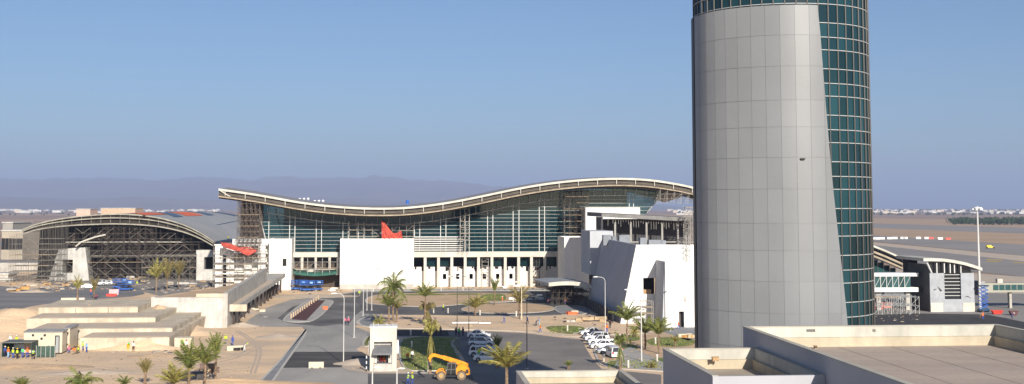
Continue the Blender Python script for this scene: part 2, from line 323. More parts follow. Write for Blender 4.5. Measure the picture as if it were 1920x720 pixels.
sheet('sand_patch', [(640, 688), (655, 678), (700, 670), (745, 690), (765, 695), (760, 701), (690, 700), (650, 694)], 0.050, SANDP)
# kerbed edge stones of the red block strip in the traffic island
b = MB()
bq = [PG(*q) for q in ((545, 600), (590, 563.5), (610, 564), (574, 602))]
b.face([b.p((q[0], q[1], 0.148)) for q in bq]); tag(b.build('block_paving', BRICKR, recalc=False), kind='structure')

for i, (pts, w_) in enumerate((([(0, 690), (120, 684), (260, 690), (420, 672), (500, 640)], .55), ([(0, 694), (120, 687.5), (262, 694), (424, 676), (506, 642)], .55), ([(60, 715), (180, 697), (330, 700), (470, 690)], .5), ([(60, 719), (182, 700.5), (332, 704), (472, 694)], .5), ([(440, 620), (480, 650), (470, 700)], .5), ([(447, 620), (487, 650), (478, 700)], .5))):
    P_ = [Vector(PG(*q)) for q in pts]; fine_ = []
    for j in range(len(P_)-1):
        for s_ in range(8):
            f = s_/8; a_, b_, c_, d_ = P_[max(0, j-1)], P_[j], P_[j+1], P_[min(len(P_)-1, j+2)]; fine_.append(.5*((2*b_)+(c_-a_)*f+(2*a_-5*b_+4*c_-d_)*f*f+(3*b_-a_-3*c_+d_)*f**3))
    fine_.append(P_[-1]); b = MB()
    L_ = []
    for j, q in enumerate(fine_):
        d = (fine_[min(j+1, len(fine_)-1)]-fine_[max(0, j-1)]).normalized(); n_ = Vector((-d.y, d.x, 0))*w_*rnd.uniform(.35, .6); L_.append((b.p((*(q+n_)[:2], .013+.002*i)), b.p((*(q-n_)[:2], .013+.002*i))))
    for u, v in zip(L_, L_[1:]): b.face([u[0], u[1], v[1], v[0]])
    tag(b.build('dirt_track', mat('track_sand', (0.47, 0.375, 0.295), .95, 0.0, .8, col2=(.56, .43, .32), fine=.25), recalc=False), kind='structure')
# ------------------------------------------------------------------ scaffolds
def scaffold(name, label, a0, a1, b0, b1, z0, z1, bay=2.5, lift=2.0, decks=(), brace=True, r=0.055, m=None, group=None, seed=1, ragged=0, brace_p=0.5, profile=None, bm_=None):
    rr = random.Random(seed); m = m or TUBE
    t = gthing(name, label, 'scaffold', (a0+a1)/2, (b0+b1)/2, group); o = ((a0+a1)/2, (b0+b1)/2, 0)
    na = max(1, round((a1-a0)/bay)); nb = max(1, round((b1-b0)/bay)); st = MB(o); br = MB(o); dk = MB(o)
    A_ = [a0+(a1-a0)*i/na for i in range(na+1)]; B_ = [b0+(b1-b0)*i/nb for i in range(nb+1)]
    def top(a):
        z = profile(a) if profile else z1
        return z
    nz = int((z1-z0)/lift+0.01)
    for a in A_:
        for b in B_: st.tube((a, b, z0), (a, b, top(a)+rr.uniform(0, ragged)), r)
    for k in range(1, nz+1):
        z = z0+k*lift
        for b in B_:
            for i in range(na):
                if z < min(top(A_[i]), top(A_[i+1]))+0.3: st.tube((A_[i], b, z), (A_[i+1], b, z), r)
        for a in A_:
            if z < top(a)+0.3 and nb: st.tube((a, B_[0], z), (a, B_[-1], z), r)
    if brace:
        for i in range(na):
            for k in range(nz):
                z = z0+k*lift
                if z+lift > min(top(A_[i]), top(A_[i+1])): continue
                if rr.random() < brace_p:
                    p, q = (A_[i], A_[i+1]) if rr.random() < 0.6 else (A_[i+1], A_[i])
                    br.tube((p, B_[0]-0.06, z), (q, B_[0]-0.06, z+lift), r)
    for k in decks:
        z = z0+k*lift
        run = None
        for i in range(na+1):
            ok = i < na and z < min(top(A_[i]), top(A_[i+1])) and rr.random() < 0.86
            if ok and run is None: run = A_[i]
            if not ok and run is not None: dk.box(run+0.05, A_[i]-0.05, B_[0]+0.1, B_[0]+min(1.4, (b1-b0)), z+0.06, z+0.14); run = None
    st.build('tube_frame', m, t, recalc=False)
    if br.f: br.build('bracing', bm_ or m, t, recalc=False)
    if dk.f: dk.build('plank_deck', PLANK, t, each=True)
    return t

# ------------------------------------------------------------------ main terminal
TB = 396.0; RB = 384.5
t = gthing('terminal_building', 'long terminal with a white wave-shaped roof over a teal glass wall and cream colonnade', 'terminal', 10, TB); O = (10, TB, 0)
crest = [(410, 354), (440, 358), (480, 364), (520, 371), (560, 378), (610, 384.5), (660, 388.5), (710, 390), (760, 388.6), (810, 383.5), (860, 375.5), (910, 365.5), (960, 355), (1010, 346), (1060, 339.5), (1110, 335.5), (1160, 334), (1210, 336), (1250, 341), (1300, 351), (1345, 366)]
ROOF = [PA(x, y, RB) for x, y in crest]
NA = 90; a_l, a_r = ROOF[0][0], ROOF[-1][0]
AS = [a_l+(a_r-a_l)*i/NA for i in range(NA+1)]
zr = lambda a: interp(ROOF, a)
m = MB(O)
for bA, bB, dA, dB in ((RB, 405, 0.0, 0.75), (405, 432, 0.75, 0.55), (432, 465, 0.55, -1.5)):
    m.loft([[(a, bA, zr(a)+dA-0.5), (a, bB, zr(a)+dB-0.5), (a, bB, zr(a)+dB), (a, bA, zr(a)+dA)] for a in AS])
m.build('roof', ROOFG, t, smooth=False)
m = MB(O); m.band([(a, zr(a)-0.52, zr(a)+0.10) for a in AS], RB-0.35, RB-0.02); m.build('roof_edge', FASC, t)
m = MB(O); m.band([(a, zr(a)-2.45, zr(a)-2.12) for a in AS], RB-0.55, RB+0.1)
m.build('lower_fascia', mat('fascia_timber', (0.40, 0.33, 0.24), 0.8, 0.15, 0.5), t)
m = MB(O); m.band([(a, zr(a)-1.5, zr(a)-1.42) for a in AS], RB-0.3, RB); m.band([(a, zr(a)-1.95, zr(a)-1.85) for a in AS], RB-0.9, RB-0.1)
m.build('edge_rail', mat('rail_brown', (.22, .185, .15), .8, .15, .6), t, each=True)
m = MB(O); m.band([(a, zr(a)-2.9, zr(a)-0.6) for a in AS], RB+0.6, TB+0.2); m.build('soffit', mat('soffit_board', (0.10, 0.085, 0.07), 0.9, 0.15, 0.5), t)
m = MB(O)
for i in range(26):
    a = a_l+2.0+i*(a_r-a_l-4)/25; m.box(a-0.09, a+0.09, RB-0.32, RB-0.1, zr(a)-2.05, zr(a)-0.5)
m.build('fascia_strut', FASC, t, each=True)
m = MB(O); p = zr(a_l); m.tube((a_l, RB-0.2, p-0.2), (a_l+3.5, RB-0.2, p-2.4), 0.2, 5, cap=True); m.build('end_strut', FASC, t)
# glass wall
zb = PA(800, 472, TB)[1]
gl = [PA(481, 380, TB), PA(497, 447, TB), PA(503, 472, TB)]
aL0 = PA(481, 392, TB)[0]; aL1 = PA(504, 472, TB)[0]; aR0 = PA(1247, 360, TB)[0]; aR1 = PA(1213, 410, TB)[0]
def left_edge(z): return aL0+(aL1-aL0)*min(1, max(0, (26.0-z)/(26.0-zb)))
def right_edge(z): return aR1+(aR0-aR1)*min(1, max(-0.4, (z-23.2)/(30.0-23.2)))
PW = 2.45; PH = 1.17
m = MB(O); mv = MB(O); mh = MB(O); rows = int((36-zb)/PH)
for k in range(rows):
    z0, z1 = zb+k*PH, zb+(k+1)*PH
    c0 = int((min(aL0, aL1))/PW)-1
    for i in range(int((aL0-2)//PW), int((aR0+6)//PW)+1):
        lo = [min(max(c, left_edge(z0)), right_edge(z0)) for c in (i*PW, (i+1)*PW)]; hi = [min(max(c, left_edge(z1)), right_edge(z1)) for c in (i*PW, (i+1)*PW)]
        if max(lo[1]-lo[0], hi[1]-hi[0]) < 0.1: continue
        u0, u1 = zr(i*PW)-2.6, zr((i+1)*PW)-2.6
        if z0 > max(u0, u1): continue
        m.quad((lo[0], TB, z0), (lo[1], TB, z0), (hi[1], TB, min(z1, u1)), (hi[0], TB, min(z1, u0)))
m.build('glass_wall', GLASS_T, t, recalc=False)
k = 0
while zb+k*PH < 33:
    z = zb+k*PH; seg = None
    xs = [left_edge(z)+j*0.5 for j in range(int((right_edge(z)-left_edge(z))/0.5)+1)]
    run = [x for x in xs if z < zr(x)-4.6]
    s0 = None
    for x in xs+[None]:
        ok = x is not None and z < zr(x)-4.8
        if ok and s0 is None: s0 = x
        if not ok and s0 is not None: mh.box(s0, prev, TB-0.16, TB-0.04, z-0.035, z+0.035); s0 = None
        prev = x
    k += 1
mh.build('transom', MULL, t, each=True)
for x in (504, 543, 553, 593, 603, 643, 653, 672, 682, 716, 726, 777, 787, 826, 836, 873, 880, 914, 924, 962, 973, 1011, 1021, 1058, 1068, 1180, 1188):
    a = PA(x, 440, TB)[0]; mv.box(a-0.10, a+0.10, TB-0.24, TB-0.10, zb, zr(a)-4.6)
mv.tube((aL0, TB-0.1, 26), (aL1, TB-0.1, zb), 0.14, 4); mv.tube((right_edge(30), TB-0.1, 30), (aR1, TB-0.1, 23.2), 0.14, 4)
mv.build('mullion', MULL, t, each=True)
m = MB(O); ae0, ae1 = PA(451, 420, 402)[0], PA(494, 420, 402)[0]; m.prism_b([(ae0, 8), (ae1, 8), (ae1, zr(ae1)-2.9), (ae0, zr(ae0)-2.9)], 402, 402.4); m.build('end_wall', mat('end_wall_brown', (0.035, 0.028, 0.024), 0.9, 0.3, 0.4), t)
# suspended maintenance rail below the eaves
m = MB(O); cs = [a for a in AS if aL0-1 < a < aR0]
for p, q in zip(cs, cs[1:]): m.tube((p, TB-1.6, zr(p)-5.2), (q, TB-1.6, zr(q)-5.2), 0.09); 
for i in range(0, len(cs), 2): m.tube((cs[i], TB-1.6, zr(cs[i])-2.6), (cs[i], TB-1.6, zr(cs[i])-5.4), 0.07)
m.build('hanging_rail', MULL, t, recalc=False)
# interior: floors, rear wall, props seen through the glass
m = MB(O); m.box(aL1+1, PA(1240, 472, TB)[0], TB+1.5, 430, zb-0.6, zb-0.15); m.box(aL1+6, PA(1055, 472, TB)[0], TB+14, 430, 16.4, 16.9); m.box(PA(900, 472, TB)[0], aR1, TB+9, 430, 22.2, 22.7)
m.build('floor', CONC, t, each=True)
m = MB(O); m.prism_b([(a, zb-0.6 if i == 0 else 0) for i, a in enumerate(())] or [(aL1+1, 0.1), (aR1, 0.1)]+[(a, zr(a)-3.0) for a in AS[::-1] if aL1+1 < a < aR1], 430, 430.5); m.build('rear_wall', mat('interior_wall', (0.085, 0.085, 0.085), 0.9, 0.3, 0.12), t)
for x in (530, 575, 620, 665, 710, 760, 810, 850, 900, 945, 990, 1040, 1120, 1160):
    a, b_ = PA(x, 440, TB)[0], TB+9; m = MB(O)
    m.tube((a, b_, zb), (a-3.2, b_, zr(a)-3.2), 0.24, 6); m.tube((a, b_, zb), (a+3.2, b_, zr(a)-3.2), 0.24, 6); m.build('branching_column', MULL, t, recalc=False)
# plinth storey: cream beam and colonnade
zc = PA(800, 482, TB)[1]
aCL = PA(776, 480, TB)[0]; aCR = PA(1064, 480, TB)[0]
m = MB(O); m.box(aCL, aCR, TB-1.2, TB+1.4, zc, zb-0.05); m.build('beam', CREAM, t)
for x in (797, 822, 847, 872, 897, 922, 947, 972, 996, 1021, 1046):
    a = PA(x, 500, TB)[0]; m = MB(O); m.box(a-0.42, a+0.42, TB-1.0, TB, 0, zc); m.build('column', CREAM, t)
zg = PA(800, 501, TB)[1]
m = MB(O)
cx = [PA(x, 500, TB)[0] for x in (784, 809, 834, 859, 884, 909, 934, 959, 984, 1008, 1033, 1056)]
holes = [(c-0.55, c+0.55, 2.35, 4.0) for c in cx[2:8]]
xx = aCL
for h in holes:
    m.box(xx, h[0], TB+1.8, TB+2.2, 0, zg); m.box(h[0], h[1], TB+1.8, TB+2.2, h[3], zg); m.box(h[0], h[1], TB+1.8, TB+2.2, 0, h[2]); xx = h[1]
m.box(xx, aCR, TB+1.8, TB+2.2, 0, zg); m.build('ground_floor_wall', WHITE, t)
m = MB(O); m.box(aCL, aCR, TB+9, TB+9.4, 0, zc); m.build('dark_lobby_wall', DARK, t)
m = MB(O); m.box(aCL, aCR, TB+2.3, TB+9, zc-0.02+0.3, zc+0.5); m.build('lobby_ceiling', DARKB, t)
for i, c in enumerate(cx):
    if i in (1, 2, 4, 6, 8, 9, 10):
        m = MB(O); m.quad((c-1.6, TB+2.0, zg+0.2), (c+1.6, TB+2.0, zg+0.2), (c+1.6, TB+2.0, zc-0.1), (c-1.6, TB+2.0, zc-0.1)); m.build('lobby_glazing', GLASS_T, t, recalc=False)
rr_ = random.Random(4); m = MB(O)
for c in cx:
    for _ in range(3):
        u = c+rr_.uniform(-1.5, 1.3); w_ = rr_.uniform(.3, .9); h_ = rr_.uniform(.3, 1.5); m.box(u, u+w_, TB+1.72, TB+1.79, zg-h_, zg-.01)
m.build('broken_edge', DARK, t, each=True)
# louvre screen right of the middle block
m = MB(O); aq0, aq1 = PA(777, 455, TB)[0], PA(868, 455, TB)[0]
z = zb+0.4
while z < PA(800, 441, TB)[1]:
    m.box(aq0, aq1, TB-1.0, TB-0.3, z, z+0.30); z += 0.68
m.build('louvre_screen', MULL, t)
# white blocks standing in front of the glass
def block(x0, x1, ytop, b, depth, name='white_block', m_=WHITE, zbot=0.0, win=()):
    a0, z1 = PA(x0, ytop, b); a1, _ = PA(x1, ytop, b); mb = MB(O); xx = a0
    for (wx0, wx1, wy0, wy1) in win:
        h0, hz1 = PA(wx0, wy0, b); h1, hz0 = PA(wx1, wy1, b)
        mb.box(xx, h0, b, b+0.5, zbot, z1); mb.box(h0, h1, b, b+0.5, hz1, z1); mb.box(h0, h1, b, b+0.5, zbot, hz0); xx = h1
    mb.box(xx, a1, b, b+0.5, zbot, z1)
    mb.box(a0, a0+0.5, b+0.5, b+depth, zbot, z1); mb.box(a1-0.5, a1, b+0.5, b+depth, zbot, z1)
    mb.box(a0+0.5, a1-0.5, b+0.5, b+depth-0.3, z1-1.1, z1-0.8); mb.box(a0+0.5, a1-0.5, b+depth-0.3, b+depth, zbot, z1)
    o = mb.build(name, m_, t)
    for (wx0, wx1, wy0, wy1) in win:
        h0, hz1 = PA(wx0, wy0, b); h1, hz0 = PA(wx1, wy1, b); w = MB(O); w.quad((h0, b+0.3, hz0), (h1, b+0.3, hz0), (h1, b+0.3, hz1), (h0, b+0.3, hz1)); w.build('window', CARGLASS, t, recalc=False)
    return a0, a1, z1
block(638, 776, 447.5, 388, 10)
block(505, 547, 447.5, 386, 12, win=((530, 537, 485, 499),))
block(436, 506, 448, 392, 8, name='stepped_block', zbot=0)
m = MB(O)                                                           # groove lines of the white walls
for y in (470, 511): z = PA(700, y, 388)[1]; m.box(PA(638, y, 388)[0]+0.02, PA(776, y, 388)[0]-0.02, 387.96, 387.99, z, z+0.06)
m.build('wall_joint', mat('joint_grey', (0.62, 0.60, 0.57), 0.9, 0.05, 1.0), t, each=True)
m = MB(O); m.box(PA(638, 500, 388)[0]-0.02, PA(776, 500, 388)[0]+0.02, 387.9, 387.985, 0, 1.5); m.build('wall_base', CONC, t)
# bay between the two blocks
aB0, aB1 = PA(549, 480, TB)[0], PA(637, 480, TB)[0]
m = MB(O); m.box(aB0, aB1, TB-3, TB-1.8, zc+0.2, zb); z2 = PA(600, 502, TB)[1]; z3 = PA(600, 513, TB)[1]; m.box(aB0, aB1, TB-3, TB-2, z3, z2-0.3); m.build('bay_beam', CREAM, t, each=True)
for x in (549, 568, 593, 619, 636):
    a = PA(x, 490, TB)[0]; m = MB(O); m.box(a-0.35, a+0.35, TB-2.8, TB-2.0, z2-0.3, zc+0.2); m.build('bay_post', CREAM, t)
m = MB(O); m.box(aB0, aB1, TB+2, TB+2.3, 0.05, zc); m.build('bay_rear_wall', mat('brown_interior', (0.09, 0.07, 0.055), 0.9, 0.2, 0.4), t)
m = MB(O); m.box(aB0, aB1, TB-2.9, TB+2, z3-0.3, z3-0.02); m.build('bay_floor', CONC, t)
m = MB(O); n = 16
for i in range(n):
    f0, f1 = i/n, (i+1)/n; g0, g1 = (aB0+0.4+(aB1-aB0-0.8)*f for f in (f0, f1)); s0, s1 = (0.7*4*f*(1-f) for f in (f0, f1))
    m.quad((g0, TB-3.2, z2-0.2-s0*1.3), (g1, TB-3.2, z2-0.2-s1*1.3), (g1, TB-5.2, z3+0.9-s1), (g0, TB-5.2, z3+0.9-s0)); m.quad((g0, TB-5.2, z3+0.9-s0), (g1, TB-5.2, z3+0.9-s1), (g1, TB-5.25, z3+0.2-s1), (g0, TB-5.25, z3+0.2-s0))
tag(gplace(m.build('green_tarp', GREENC, recalc=False), O[0], O[1]), 'sagging dark green tarpaulin strung across the terminal bay above the blue lifts', 'tarpaulin')
# right-hand white tower blocks (behind the slanted concrete building)
a0, a1, z1 = block(1058, 1104, 445, 372, 16, name='side_block')
block(1098, 1200, 389, 385, 10, name='upper_block', zbot=9.0)
# roof-edge bits
def at_roof(x, w, h, mm, name, lab, dz=0.0, b=400):
    a, _ = PA(x, 380, b); q = gthing(name, lab, name.split('_')[-1], a, b, z=zr(a)+0.75-0.1); k = MB()
    return a, q
for x, lab in ((570, 'small white exhaust cowls left of the dip of the wave roof'), (598, 'pair of low white cowls just left of the wave roof\'s lowest point')):
    a, _ = PA(x, 380, 403); q = gthing('roof_cowl', lab, 'roof vent', a, 403, z=zr(a)+0.6)
    for i in range(3):
        k = MB(); k.disc((i*1.3-1.3, 0, 0.2), 'z', 0.22, 0.22, 0.4, 8); k.disc((i*1.3-1.3, 0, 0.5), 'z', 0.5, 0.2, 0.25+.1*i, 8); k.build('cowl', WHITE2, q)
a, _ = PA(764, 380, 395); q = gthing('roof_tank', 'small blue tank on legs on the lowest part of the wave roof', 'water tank', a, 395, z=zr(a)+0.4)
k = MB(); k.disc((0, 0, 1.2), 'z', 0.55, 0.55, 1.2, 10); k.build('tank', BLUE, q); k = MB()
for sx in (-.4, .4):
    for sy in (-.4, .4): k.tube((sx, sy, -0.2), (sx, sy, 0.7), 0.06)
k.build('stand', BLUE, q, recalc=False)
# draped red sheets
def drape(name, label, pts, b, depth, m_, seed=3):
    rr = random.Random(seed); pp = [PA(x, y, b) for x, y in pts]; ca = sum(p[0] for p in pp)/len(pp); mb = MB((ca, b, 0)); n = len(pp)//2; top = pp[:n]; bot = pp[n:][::-1]
    NU, NV = 14, 6; gridp = []
    for i in range(NU+1):
        f = i/NU*(n-1); j = min(int(f), n-2); u = f-j; row = []
        for kk in range(NV+1):
            v = kk/NV; ta = top[j][0]*(1-u)+top[j+1][0]*u; tz = top[j][1]*(1-u)+top[j+1][1]*u; ba = bot[j][0]*(1-u)+bot[j+1][0]*u; bz = bot[j][1]*(1-u)+bot[j+1][1]*u
            row.append(mb.p((ta*(1-v)+ba*v, b+depth*(1-v)+0.35*math.sin(i*2.3+kk)+rr.uniform(-.12, .12), tz*(1-v)+bz*v)))
        gridp.append(row)
    for i in range(NU):
        for kk in range(NV): mb.face([gridp[i][kk], gridp[i+1][kk], gridp[i+1][kk+1], gridp[i][kk+1]])
    o = mb.build(name, m_, recalc=False); return tag(gplace(o, ca, b), label, 'sheet')
drape('red_sheet', 'tall torn red sheet with two peaks standing above the middle white block', [(715, 413), (722, 418), (729, 428), (737, 437), (745, 437), (752, 431), (755, 446), (755, 447.5), (751, 447.8), (744, 447.9), (736, 447.9), (729, 447.9), (722, 447.9), (716, 447)][:14], 388.1, 0.4, REDT)
drape('red_sheet', 'crumpled red sheet thrown over the scaffold left of the terminal', [(411, 455), (425, 456), (437, 460), (448, 464), (460, 463), (471, 465), (481, 470), (477, 474), (468, 479), (459, 478), (448, 471), (440, 470), (427, 466), (416, 461)], 382.0, 3.0, REDT, 5)
# scaffolds of the main front
scaffold('facade_scaffold', 'dense rusty scaffold tower under the left tip of the wave roof', PA(449, 420, 390)[0], PA(490, 420, 390)[0], 384, 394, 9, 30, 1.4, 1.7, decks=(2, 4, 6, 8), m=mat('rust_tube', (0.15, 0.12, 0.10), .7, .2, .9), seed=2, brace_p=0.8, profile=lambda a: zr(a)-2.7)
scaffold('facade_scaffold', 'tall scaffold bay against the glass right of the middle block', PA(655, 440, 392)[0], PA(712, 440, 392)[0], 392.6, 394.2, 14, 30, 2.3, 1.9, decks=(1, 2, 3, 4), seed=3, brace_p=0.3, profile=lambda a: zr(a)-4.5)
scaffold('facade_scaffold', 'scaffold with plank decks behind the tall torn red sheet', PA(735, 440, 392)[0], PA(776, 440, 392)[0], 392.6, 394.2, 14, 30, 2.0, 1.8, decks=(1, 2, 3, 4, 5), seed=4, brace_p=0.4, profile=lambda a: zr(a)-4.5)
scaffold('facade_scaffold', 'narrow scaffold tower at the right end of the louvre screen', PA(863, 440, 392)[0], PA(880, 440, 392)[0], 391, 394, zb, 27, 1.6, 1.9, decks=(1, 2, 3, 4, 5, 6, 7), seed=5, brace_p=0.6, profile=lambda a: zr(a)-3)
scaffold('facade_scaffold', 'brown scaffold with many decks beside the upper white block', PA(1057, 430, 392)[0], PA(1100, 430, 392)[0], 388, 394, zb, 32, 2.0, 1.9, decks=tuple(range(1, 11)), m=TUBED, seed=6, brace_p=0.7, profile=lambda a: zr(a)-2.8)
scaffold('facade_scaffold', 'hanging scaffold under the right end of the wave roof', PA(1235, 370, 386)[0], PA(1340, 370, 386)[0], 383, 392, 26, 32, 2.2, 1.5, seed=7, brace_p=0.4, profile=lambda a: zr(a)-2.7)
scaffold('facade_scaffold', 'scaffold in front of the recessed bay between the two white blocks', aB0+0.5, aB1-0.5, 390, 391.5, z3, zc, 2.4, 1.9, decks=(1,), seed=8, brace_p=0.2)
scaffold('facade_scaffold', 'scaffold of many levels in front of the stepped block below the crumpled red sheet', PA(402, 490, 386)[0], PA(504, 490, 386)[0], 384, 387, 0, 12.0, 2.4, 1.95, decks=(1, 2, 3, 4, 5), seed=9, brace_p=0.5)
# stepped white masonry behind that scaffold
q = gthing('block_wall', 'unfinished stepped wall of white blocks behind the scaffold left of the terminal', 'wall', PA(450, 500, 390)[0], 390); oo = (PA(450, 500, 390)[0], 390, 0)
zz = 0
for i, y in enumerate((528, 508, 490, 474)):
    k = MB(oo); zt = PA(450, y-14, 390)[1]
    for x in (404, 425, 458, 484): k.box(PA(x, y, 390)[0], PA(x+14, y, 390)[0], 389.4, 390.4, zz, zt)
    k.box(PA(402, y, 390)[0], PA(503, y, 390)[0], 389, 391.5, zt, zt+0.35); k.build('wall_course', WHITE, q); zz = zt+0.35

# ------------------------------------------------------------------ left wing: arched hall
WB = 440.0
arch = [(44, 429), (70, 419), (110, 410), (160, 403.5), (225, 400.5), (290, 406), (340, 419), (375, 435), (404, 454)]
AR = [PA(x, y, WB) for x, y in arch]; za = lambda a: interp(AR, a)
w0, w1 = AR[0][0], AR[-1][0]; WS = [w0+(w1-w0)*i/40 for i in range(41)]; wo = ((w0+w1)/2, WB, 0)
t = gthing('arched_hall', 'low arched hall with a curved grey roof and a scaffold-filled open front', 'hall', wo[0], WB)
m = MB(wo); ext = [w0-0.5]+WS+[w1+0.8]
m.band([(a, za(a)-0.45, za(a)) for a in ext], WB, WB+175); m.build('roof', mat('grey_roof_sheet', (0.36, 0.355, 0.345), 0.55, 0.06, 0.05), t)
for dz, th, bb, nm in ((0.0, 0.42, WB-0.5, 'top_rib'), (-1.3, 0.34, WB-0.9, 'middle_rib'), (-3.3, 0.42, WB-0.3, 'lower_rib')):
    m = MB(wo); m.band([(a, za(a)+dz*(0.45+0.55*math.sin(math.pi*(a-w0)/(w1-w0)))-th, za(a)+dz*(0.45+0.55*math.sin(math.pi*(a-w0)/(w1-w0)))) for a in ext], bb, bb+0.6); m.build(nm, RIBM, t)
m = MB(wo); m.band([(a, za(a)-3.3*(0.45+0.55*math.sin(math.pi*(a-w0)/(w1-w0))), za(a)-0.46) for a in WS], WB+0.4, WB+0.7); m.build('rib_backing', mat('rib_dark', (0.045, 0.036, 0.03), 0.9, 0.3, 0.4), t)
m = MB(wo)
for i in range(2, 39, 2): a = WS[i]; m.tube((a, WB-0.5, za(a)+0.1), (a, WB-0.4, za(a)-3.0*math.sin(math.pi*(a-w0)/(w1-w0))-0.3), 0.06)
m.build('rib_tie', RIBM, t, recalc=False, each=True)
m = MB(wo); m.prism_b([(w0+1, 0.1), (w1-2, 0.1)]+[(a, za(a)-0.6) for a in WS[::-1] if w0+1 <= a <= w1-2], WB+14, WB+14.5); m.build('rear_wall', mat('brown_dark', (0.022, 0.017, 0.015), 0.9, 0.3, 0.3), t)  # near-black wall: the deep hall's shade is put into its colour
m = MB(wo); m.box(w0+9, w1-4, WB+8, WB+13.9, 7.6, 8.1); m.box(w0+12, w1-4, WB+8, WB+13.9, 12.6, 13.0); m.build('floor_slab', CONC, t, each=True)
m = MB(wo)
for i in range(5): m.box(w0+14+i*11, w0+15+i*11, WB+8.5, WB+9.5, 0, 16)
m.build('pillar', mat('brown_column', (0.06, 0.043, 0.034), 0.9, 0.2, 0.5), t, each=True)
def slab_patch(x0, y0, x1, y1, wdt, mm, nm):
    # a panel lying on the curved roof between two survey points
    def hit(x, y):
        best = None
        for b in range(441, 615, 2):
            a, z = PA(x, y, b)
            if a > w1: continue
            e = abs(z-za(a))
            if best is None or e < best[0]: best = (e, a, b)
        return best[1], best[2]
    (p, bp), (q, bq) = hit(x0, y0), hit(x1, y1); k = MB(wo); n = 8; rw = []
    for i in range(n+1):
        f = i/n; a = p+(q-p)*f; b = bp+(bq-bp)*f; rw.append((a, b))
    for (a, b), (c, d) in zip(rw, rw[1:]): k.quad((a, b-wdt, za(a)+0.12), (c, d-wdt, za(c)+0.12), (c, d+wdt, za(c)+0.12), (a, b+wdt, za(a)+0.12))
    k.build(nm, mm, t, recalc=False)
slab_patch(258, 396.5, 292, 403, 20, ORNG, 'orange_membrane'); slab_patch(327, 395, 366, 405, 20, ORNG, 'orange_membrane')
for x0, y0, x1, y1 in ((296, 398, 336, 407), (356, 396, 396, 404), (402, 394, 430, 400), (424, 393.5, 444, 397)): slab_patch(x0, y0, x1, y1, 9, NAVY, 'skylight')
slab_patch(408, 422, 447, 414, 7, NAVY, 'roof_opening'); slab_patch(290, 395, 306, 396, 12, NAVY, 'skylight')
# concrete portals of the hall
def portal(lab, out, hole, b, d=6.0):
    po = [PA(x, y, b) for x, y in out]; ca = sum(p[0] for p in po)/len(po); o_ = (ca, b, 0); q = gthing('concrete_portal', lab, 'portal', ca, b)
    (hx0, hz1), (hx1, hz0) = PA(hole[0], hole[1], b), PA(hole[2], hole[3], b); hz0 = max(hz0, 0)
    L = [p for p in po if p[0] < (hx0+hx1)/2]; Rr = [p for p in po if p[0] >= (hx0+hx1)/2]
    bl, tl, tr, br = po
    k = MB(o_); lx = lambda z: bl[0]+(tl[0]-bl[0])*min(1, max(0, z/tl[1])); rx = lambda z: br[0]+(tr[0]-br[0])*min(1, max(0, z/tr[1]))
    k.prism_b([(lx(0), 0), (hx0, 0), (hx0, hz1), (lx(hz1), hz1)], b, b+d); k.prism_b([(hx1, 0), (rx(0), 0), (rx(hz1), hz1), (hx1, hz1)], b, b+d)
    k.prism_b([(lx(hz1), hz1), (rx(hz1), hz1), tr, tl], b, b+d)
    if hz0 > 0.2: k.prism_b([(hx0, 0), (hx1, 0), (hx1, hz0), (hx0, hz0)], b, b+d)
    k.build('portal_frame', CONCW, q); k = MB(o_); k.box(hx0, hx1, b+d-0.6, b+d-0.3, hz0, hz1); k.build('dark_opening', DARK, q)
portal('sloping pale concrete portal under the left half of the arched hall', [(91, 525), (110, 467), (160, 464), (167, 525)], (117, 487, 136, 512), 441)
portal('upright pale concrete portal at the right foot of the arched hall', [(368, 514), (368, 469), (407, 469), (407, 514)], (383, 482, 400, 505), 439, 5)
prof = lambda a: max(2.0, za(a)-3.4)
scaffold('hall_scaffold', 'huge birdcage scaffold filling the arched hall', w0+14, w1-6, WB+2, WB+7, 0, 21, 2.6, 2.0, decks=(3,), m=mat('grimy_tube', (0.075, 0.06, 0.05), 0.6, 0.15, 0.9), seed=11, bm_=mat('pale_tube', (.26, .235, .20), .6, .15, .9), brace_p=0.7, profile=prof, r=0.07)  # hall's interior shade is put into the frame colour; braces stay lighter
scaffold('hall_scaffold', 'grey scaffold in front of the left end of the arched hall', w0-2, w0+15, WB-8, WB-1, 0, 15, 2.0, 1.8, decks=(3, 5), m=mat('dull_tube', (.17, .155, .135), .6, .15, .9), bm_=MATS['pale_tube'], seed=12, brace_p=0.35, profile=lambda a: max(7, za(a)-1.5))
scaffold('hall_scaffold', 'dark scaffold towers propping the middle of the arch', w0+26, w0+44, WB+0.5, WB+1.8, 7.8, 21, 1.8, 1.6, m=TUBED, seed=13, brace_p=0.9, profile=prof)
scaffold('hall_scaffold', 'low scaffold with herringbone braces on the right of the arched hall', w0+40, w1-6, WB-2, WB-0.8, 0, 9, 2.2, 2.2, decks=(2,), seed=14, m=mat('dull_tube', (.17, .155, .135), .6, .15, .9), bm_=MATS['pale_tube'], brace_p=1.0)
q = gthing('steel_pipe', 'long bright curved steel pipe lying on the left concrete portal', 'pipe', w0+25, WB-2); k = MB((w0+25, WB-2, 0))
k.path([(*([PA(x, y, WB-2)[0]]), WB-2, PA(x, y, WB-2)[1]) for x, y in ((142, 462), (152, 454), (165, 449), (180, 444), (198, 440))], 0.28, 7); k.build('pipe', FASC, q)

